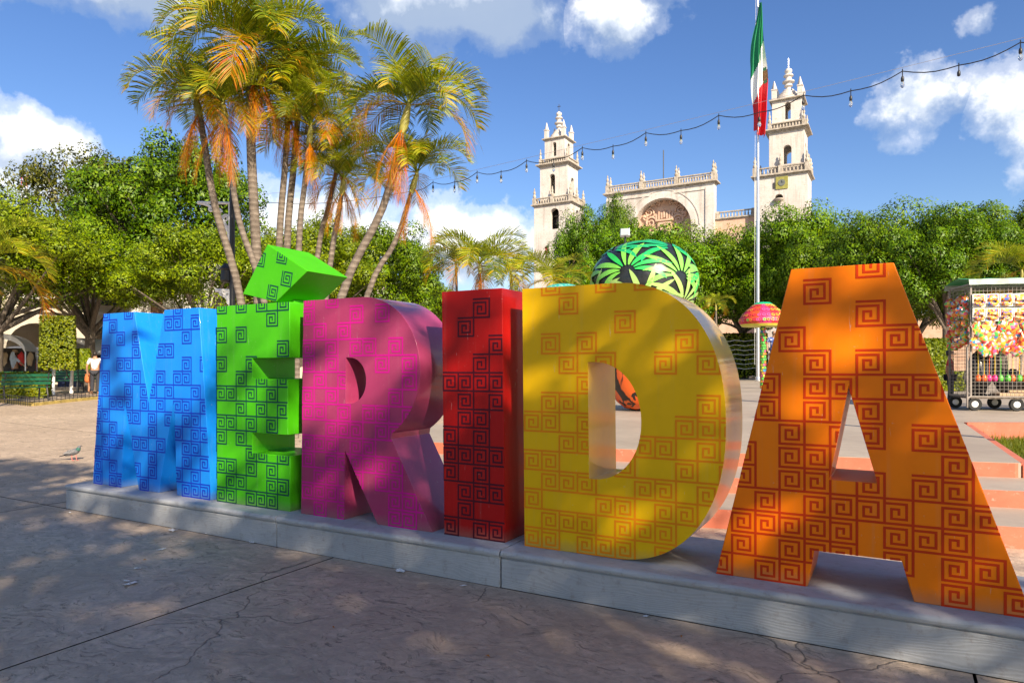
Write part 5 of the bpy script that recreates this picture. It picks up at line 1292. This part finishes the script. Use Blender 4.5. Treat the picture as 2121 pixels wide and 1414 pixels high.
def stall(px, Y, w, zt, rz, lab, goods):
    z0 = ramp_z(0, Y); o = tag(empty('market_stall', (atx(px, Y), Y, z0), rz), lab, 'stall'); H = zt - z0; r = w / 2; ar = min(.8, r * .75); D = 2.4
    m = MB(); k = 12; V = []
    for y in (-D / 2, -D / 6, D / 6, D / 2):
        for i in range(k + 1): a = math.pi * i / k; V.append((-r * math.cos(a), y, H - ar + ar * math.sin(a)))
    m.add(V, [(q * (k + 1) + i, q * (k + 1) + i + 1, (q + 1) * (k + 1) + i + 1, (q + 1) * (k + 1) + i) for q in range(3) for i in range(k)]); cpy = m.build('canopy', M_CANV, o, smooth=60)
    m = MB(); V = []
    for dz in (0, -.22): V += [(-r * math.cos(math.pi * i / k), -D / 2 - .01, H - ar + ar * math.sin(math.pi * i / k) + dz) for i in range(k + 1)]
    m.add(V, [(i, i + 1, k + 2 + i, k + 1 + i) for i in range(k)]); m.build('valance', M_WHITE, cpy)
    for x in (-r, r):
        for y in (-D / 2, D / 2): m = MB(); m.tube([(x, y, 0), (x, y, H - ar)], .025, 6); m.build('post', M_STEEL, o)
    m = MB(); m.box((0, -.5, .80), (w * .9, .8, .05)); m.box((0, -.88, .45), (w * .9, .02, .66)); m.build('table', goods[0], o)
    m = MB(); m.box((0, D / 2 - .06, H / 2 - .2), (w * .96, .05, H - ar)); m.build('back_cloth', M_DARKIN, o)
    for i in range(6):
        m = MB(); sack(m, (-w * .4 + i * w * .16, D / 2 - .35, H - ar - .32), .17, 80 + i, (.8, .4, 1.7), 6, 8); m.build('hanging_garment', goods[1 + i % (len(goods) - 1)], o, smooth=60)
stall(8, 30, 2.0, atz(692, 30), R(25), 'market stall with a grey dome awning at the frame edge', [W_SH, B_SH, RD, TAN])
stall(58, 37, 2.2, atz(718, 37), R(12), 'market stall with an arched grey canopy and pale table', [W_SH, TAN, OR, W_SH])
stall(186, 33, 2.1, atz(701, 33), R(-4), 'market stall with an arched grey canopy and hanging clothes', [NV, NV, RD, DK, W_SH])

# ================================================================== LAMPS, MAST, STRING LIGHTS
lp = tag(empty('lamp_post', (atx(481, 17.2), 17.2, ramp_z(0, 17.2))), 'black lamp post with white scrolled brackets among the palm trunks', 'lamp post')
m = MB(); m.tube([(0, 0, 0), (0, 0, .5), (0, 0, .7), (0, 0, 6.4)], [.11, .10, .075, .06], 10); m.build('post', M_BLACK, lp, smooth=50)
def bracket(zt, w, h):
    m = MB(); m.tube([(0, 0, zt), (-w, 0, zt + .02)], .036, 6); m.tube([(-.06, 0, zt), (-.06, 0, zt - h)], .036, 6)
    m.tube([(-w + w * .94 * math.sin(R(90 * i / 10)), 0, zt - h + h * math.cos(R(90 * i / 10))) for i in range(11)], .034, 6)
    for cx, cz, r in ((-w * .62, zt - h * .14, .07), (-w * .40, zt - h * .20, .09), (-w * .20, zt - h * .34, .10), (-w * .16, zt - h * .58, .07)):
        m.tube([(cx + r * (1 - .7 * i / 16) * math.cos(i * .62), 0, cz + r * (1 - .7 * i / 16) * math.sin(i * .62)) for i in range(17)], .024, 5)
    m.build('scroll_bracket', M_WHITE, lp)
bracket(atz(421, 17.2) - lp.location.z, .86, 1.1); bracket(atz(602, 17.2) - lp.location.z, .42, .5)
m = MB(); m.lathe([(.10, 0), (.14, .05), (.12, .30), (.16, .34), (.03, .48)], 10, (-.16, 0, atz(585, 17.2) - lp.location.z)); m.build('lantern', M_BLACK, lp, smooth=40)
fl = tag(empty('floodlight', (atx(1295, 34), 34, .5)), 'floodlight on a dark pole above the green leaf mushroom', 'lamp post')
zf = atz(490, 34) - .5; m = MB(); m.tube([(0, 0, 0), (0, 0, zf)], .05, 8); m.build('pole', M_BLACK, fl)
m = MB(); m.box((0, -.05, 0), (.46, .22, .40)); hd_ = m.build('lamp_housing', M_STEEL, fl, loc=(0, 0, zf + .16), bevel=.02); hd_.rotation_euler = (R(-18), 0, R(-15))
m = MB(); m.box((0, -.165, 0), (.40, .012, .34)); m.build('lamp_glass', plain('lamp_glass', (.42, .46, .44), .15), hd_)
ms = tag(empty('radio_mast', (atx(53, 210), 210, .4)), 'distant red and white lattice radio mast', 'mast')
zm = atz(362, 210); red = plain('mast_red', (.5, .05, .03), .6)
for k in range(10):
    m = MB(); z0, z1 = zm * (.3 + .07 * k), zm * (.3 + .07 * (k + 1))
    for sx, sy in ((-1, -1), (1, -1), (0, 1)): m.tube([(sx * .75, sy * .75, z0), (sx * .75, sy * .75, z1)], .09, 5)
    for q in range(3): za = z0 + (z1 - z0) * q / 3; zb2 = z0 + (z1 - z0) * (q + 1) / 3; m.tube([(-.75, -.75, za), (.75, -.75, zb2)], .06, 4); m.tube([(.75, -.75, za), (0, .75, zb2)], .06, 4); m.tube([(0, .75, za), (-.75, -.75, zb2)], .06, 4)
    m.build('lattice_section', red if k % 2 else M_WHITE, ms)
m = MB(); m.box((0, 0, zm * .15), (3, 3, zm * .3)); m.build('base_block', M_CREAM, ms)
sl = tag(empty('string_lights', (0, 0, 0)), 'black festoon cable with clear bulbs strung across the sky', 'string lights')
def sl_pt(k):
    Z = 14 * (1 - .02855 * k); px = (988.3 + 20.043 * k) / (1 - .02855 * k); return Vector((atx(px, Z), Z, 5.50 - .10 * (k % 2) + .0035 * (k - 7) ** 2 * .1))
wp = [sl_pt(k) for k in range(-3, 20)]; post_top = Vector((lp.location.x, lp.location.y, 5.75)); wp = [post_top] + wp
m = MB(); path = []
for a, b in zip(wp, wp[1:]):
    for q in range(5): t = q / 5; p = a.lerp(b, t); p.z -= .05 * math.sin(math.pi * t) * (1 if (b - a).length < 1.5 else 4); path.append(p)
path.append(wp[-1]); m.tube(path, .0070, 6); m.build('cable', M_BLACK, sl)
m = MB(); m.tube([post_top + Vector((0, 0, .06))] + [sl_pt(k) + Vector((0, 0, .05)) for k in range(-2, 20, 2)], .003, 4); m.build('messenger_wire', M_STEEL, sl)
def mk_glass(t):
    b = bsdf(t, (.9, .88, .82), .05); b.inputs['Transmission Weight'].default_value = .9; b.inputs['IOR'].default_value = 1.2; return b
M_GLASS = mat('bulb_glass', mk_glass); sk_me = None
for k in range(-2, 18):
    p = sl_pt(k)
    if sk_me is None:
        m = MB(); m.tube([(0, 0, .03), (0, 0, -.07)], .007, 5); m.lathe([(.012, -.140), (.020, -.132), (.020, -.09), (.010, -.065)], 10); s_ = m.build('lamp_socket', M_BLACK, sl, smooth=50, loc=p); sk_me = s_.data
        m = MB(); m.lathe([(.004, -.225), (.018, -.215), (.026, -.195), (.024, -.17), (.014, -.145)], 10); gb = m.build('bulb', M_GLASS, s_, smooth=60); gl_me = gb.data
    else:
        s_ = link('lamp_socket', sk_me, sl, p)
        if k != 13: link('bulb', gl_me, s_)
e = wp[-1]; pl_ = tag(empty('cable_pole', (e.x, e.y, 0)), 'wooden pole carrying the end of the festoon cable', 'pole'); m = MB(); m.tube([(0, 0, 0), (0, 0, e.z + .3)], [.09, .07], 10); m.build('pole', M_BARK, pl_, smooth=50)

# ================================================================== PIGEON, LITTER, FALLEN LEAVES
pg = tag(empty('pigeon', (-7.15, 11.2, ramp_z(0, 11.2)), R(-8)), 'grey pigeon walking on the sunlit paving', 'pigeon')
FEA = plain('grey_feathers', (.13, .135, .15), .6, .35, 30); FEW = plain('barred_wing', (.22, .21, .21), .6, .5, 40); NEC = plain('green_neck_sheen', (.04, .13, .10), .35, .4, 20)
skinned('body', [Vector(p) for p in ((-.02, 0, .135), (-.10, 0, .115), (-.17, 0, .09), (.05, 0, .155), (.085, 0, .19), (.10, 0, .225), (.115, 0, .245))], [(0, 1), (1, 2), (0, 3), (3, 4), (4, 5), (5, 6)], [(.058, .055), (.04, .045), (.012, .03), (.052, .05), (.032, .032), (.022, .022), (.024, .022)], FEA, pg)
for sy in (-1, 1):
    m = MB(); m.poly([(.06, .175), (.03, .195), (-.06, .175), (-.15, .115), (-.16, .10), (-.08, .115), (.0, .12), (.05, .145)], [], sy * .050 - .006, sy * .050 + .006); m.build('wing', FEW, pg, bevel=.004)
    m = MB(); x = .025 * sy; m.tube([(x, .018 * sy, .085), (x + .01, .018 * sy, .02), (x + .012, .018 * sy, .006)], [.010, .006, .005], 6)
    for d in (-.5, 0, .5): m.tube([(x + .01, .018 * sy, .006), (x + .045, .018 * sy + .03 * d, .004)], .004, 5)
    m.build('leg', plain('pink_leg', (.55, .18, .16), .6), pg)
m = MB(); m.poly([(-.14, .10), (-.24, .072), (-.245, .060), (-.14, .085)], [], -.022, .022); m.build('tail', plain('black_tail', (.02, .02, .024), .6), pg)
m = MB(); m.tube([(.13, 0, .246), (.160, 0, .236)], [.007, .001], 6); m.build('beak', M_BLACK, pg)
m = MB(); m.tube([(.078, 0, .178), (.09, 0, .20), (.098, 0, .215)], [.038, .031, .026], 10); m.build('neck_collar', NEC, pg, smooth=60)
PAP = plain('white_paper', (.72, .71, .70), .8)
def ground_px(px, py, z=0.0): Y = (CAMH - z) * FPX / (py - HOR); return Vector((atx(px, Y), Y, z))
rg = random.Random(21)
for i, (px, py, sz) in enumerate(((358, 1099, .07), (270, 1210, .06), (285, 1178, .035), (334, 1139, .05), (521, 1124, .05), (145, 1062, .03), (830, 1184, .06), (262, 1204, .03), (1338, 1277, .03), (430, 1105, .03), (380, 1122, .02), (960, 1214, .03))):
    m = MB(); k = 5; V = [(sz * (a / k - .5) * 1.4 + rg.uniform(-.1, .1) * sz, sz * (b / k - .5) * .8 + rg.uniform(-.1, .1) * sz, .006 + rg.random() * sz * .18) for b in range(k + 1) for a in range(k + 1)]
    m.add(V, [(b * (k + 1) + a, b * (k + 1) + a + 1, (b + 1) * (k + 1) + a + 1, (b + 1) * (k + 1) + a) for b in range(k) for a in range(k) if rg.random() > .12]); o = m.build('paper_scrap', PAP, None, loc=ground_px(px, py)); o.rotation_euler = (0, 0, rg.uniform(0, 6)); tag(o, 'small crumpled white paper scrap on the shaded paving', 'litter', 'paper scraps on the paving')
for i, (px, py, z, sz) in enumerate(((110, 911, .03, .10), (142, 890, .05, .09), (635, 1066, BZ, .035), (1412, 1319, 0, .03), (300, 1160, 0, .03), (1010, 1360, 0, .035), (690, 1300, 0, .03))):
    m = MB(); m.add([(-.5 * sz, 0, .004), (0, -.22 * sz, .012), (.5 * sz, 0, .006), (0, .22 * sz, .012), (0, 0, .004 + .1 * sz)], [(0, 1, 4), (1, 2, 4), (2, 3, 4), (3, 0, 4)]); o = m.build('fallen_leaf', M_FRONDO, None, loc=ground_px(px, py, z)); o.rotation_euler = (0, 0, rg.uniform(0, 6)); tag(o, 'small orange fallen leaf lying on the plinth' if z == BZ else 'small orange fallen leaf on the paving', 'leaf', 'fallen leaves')
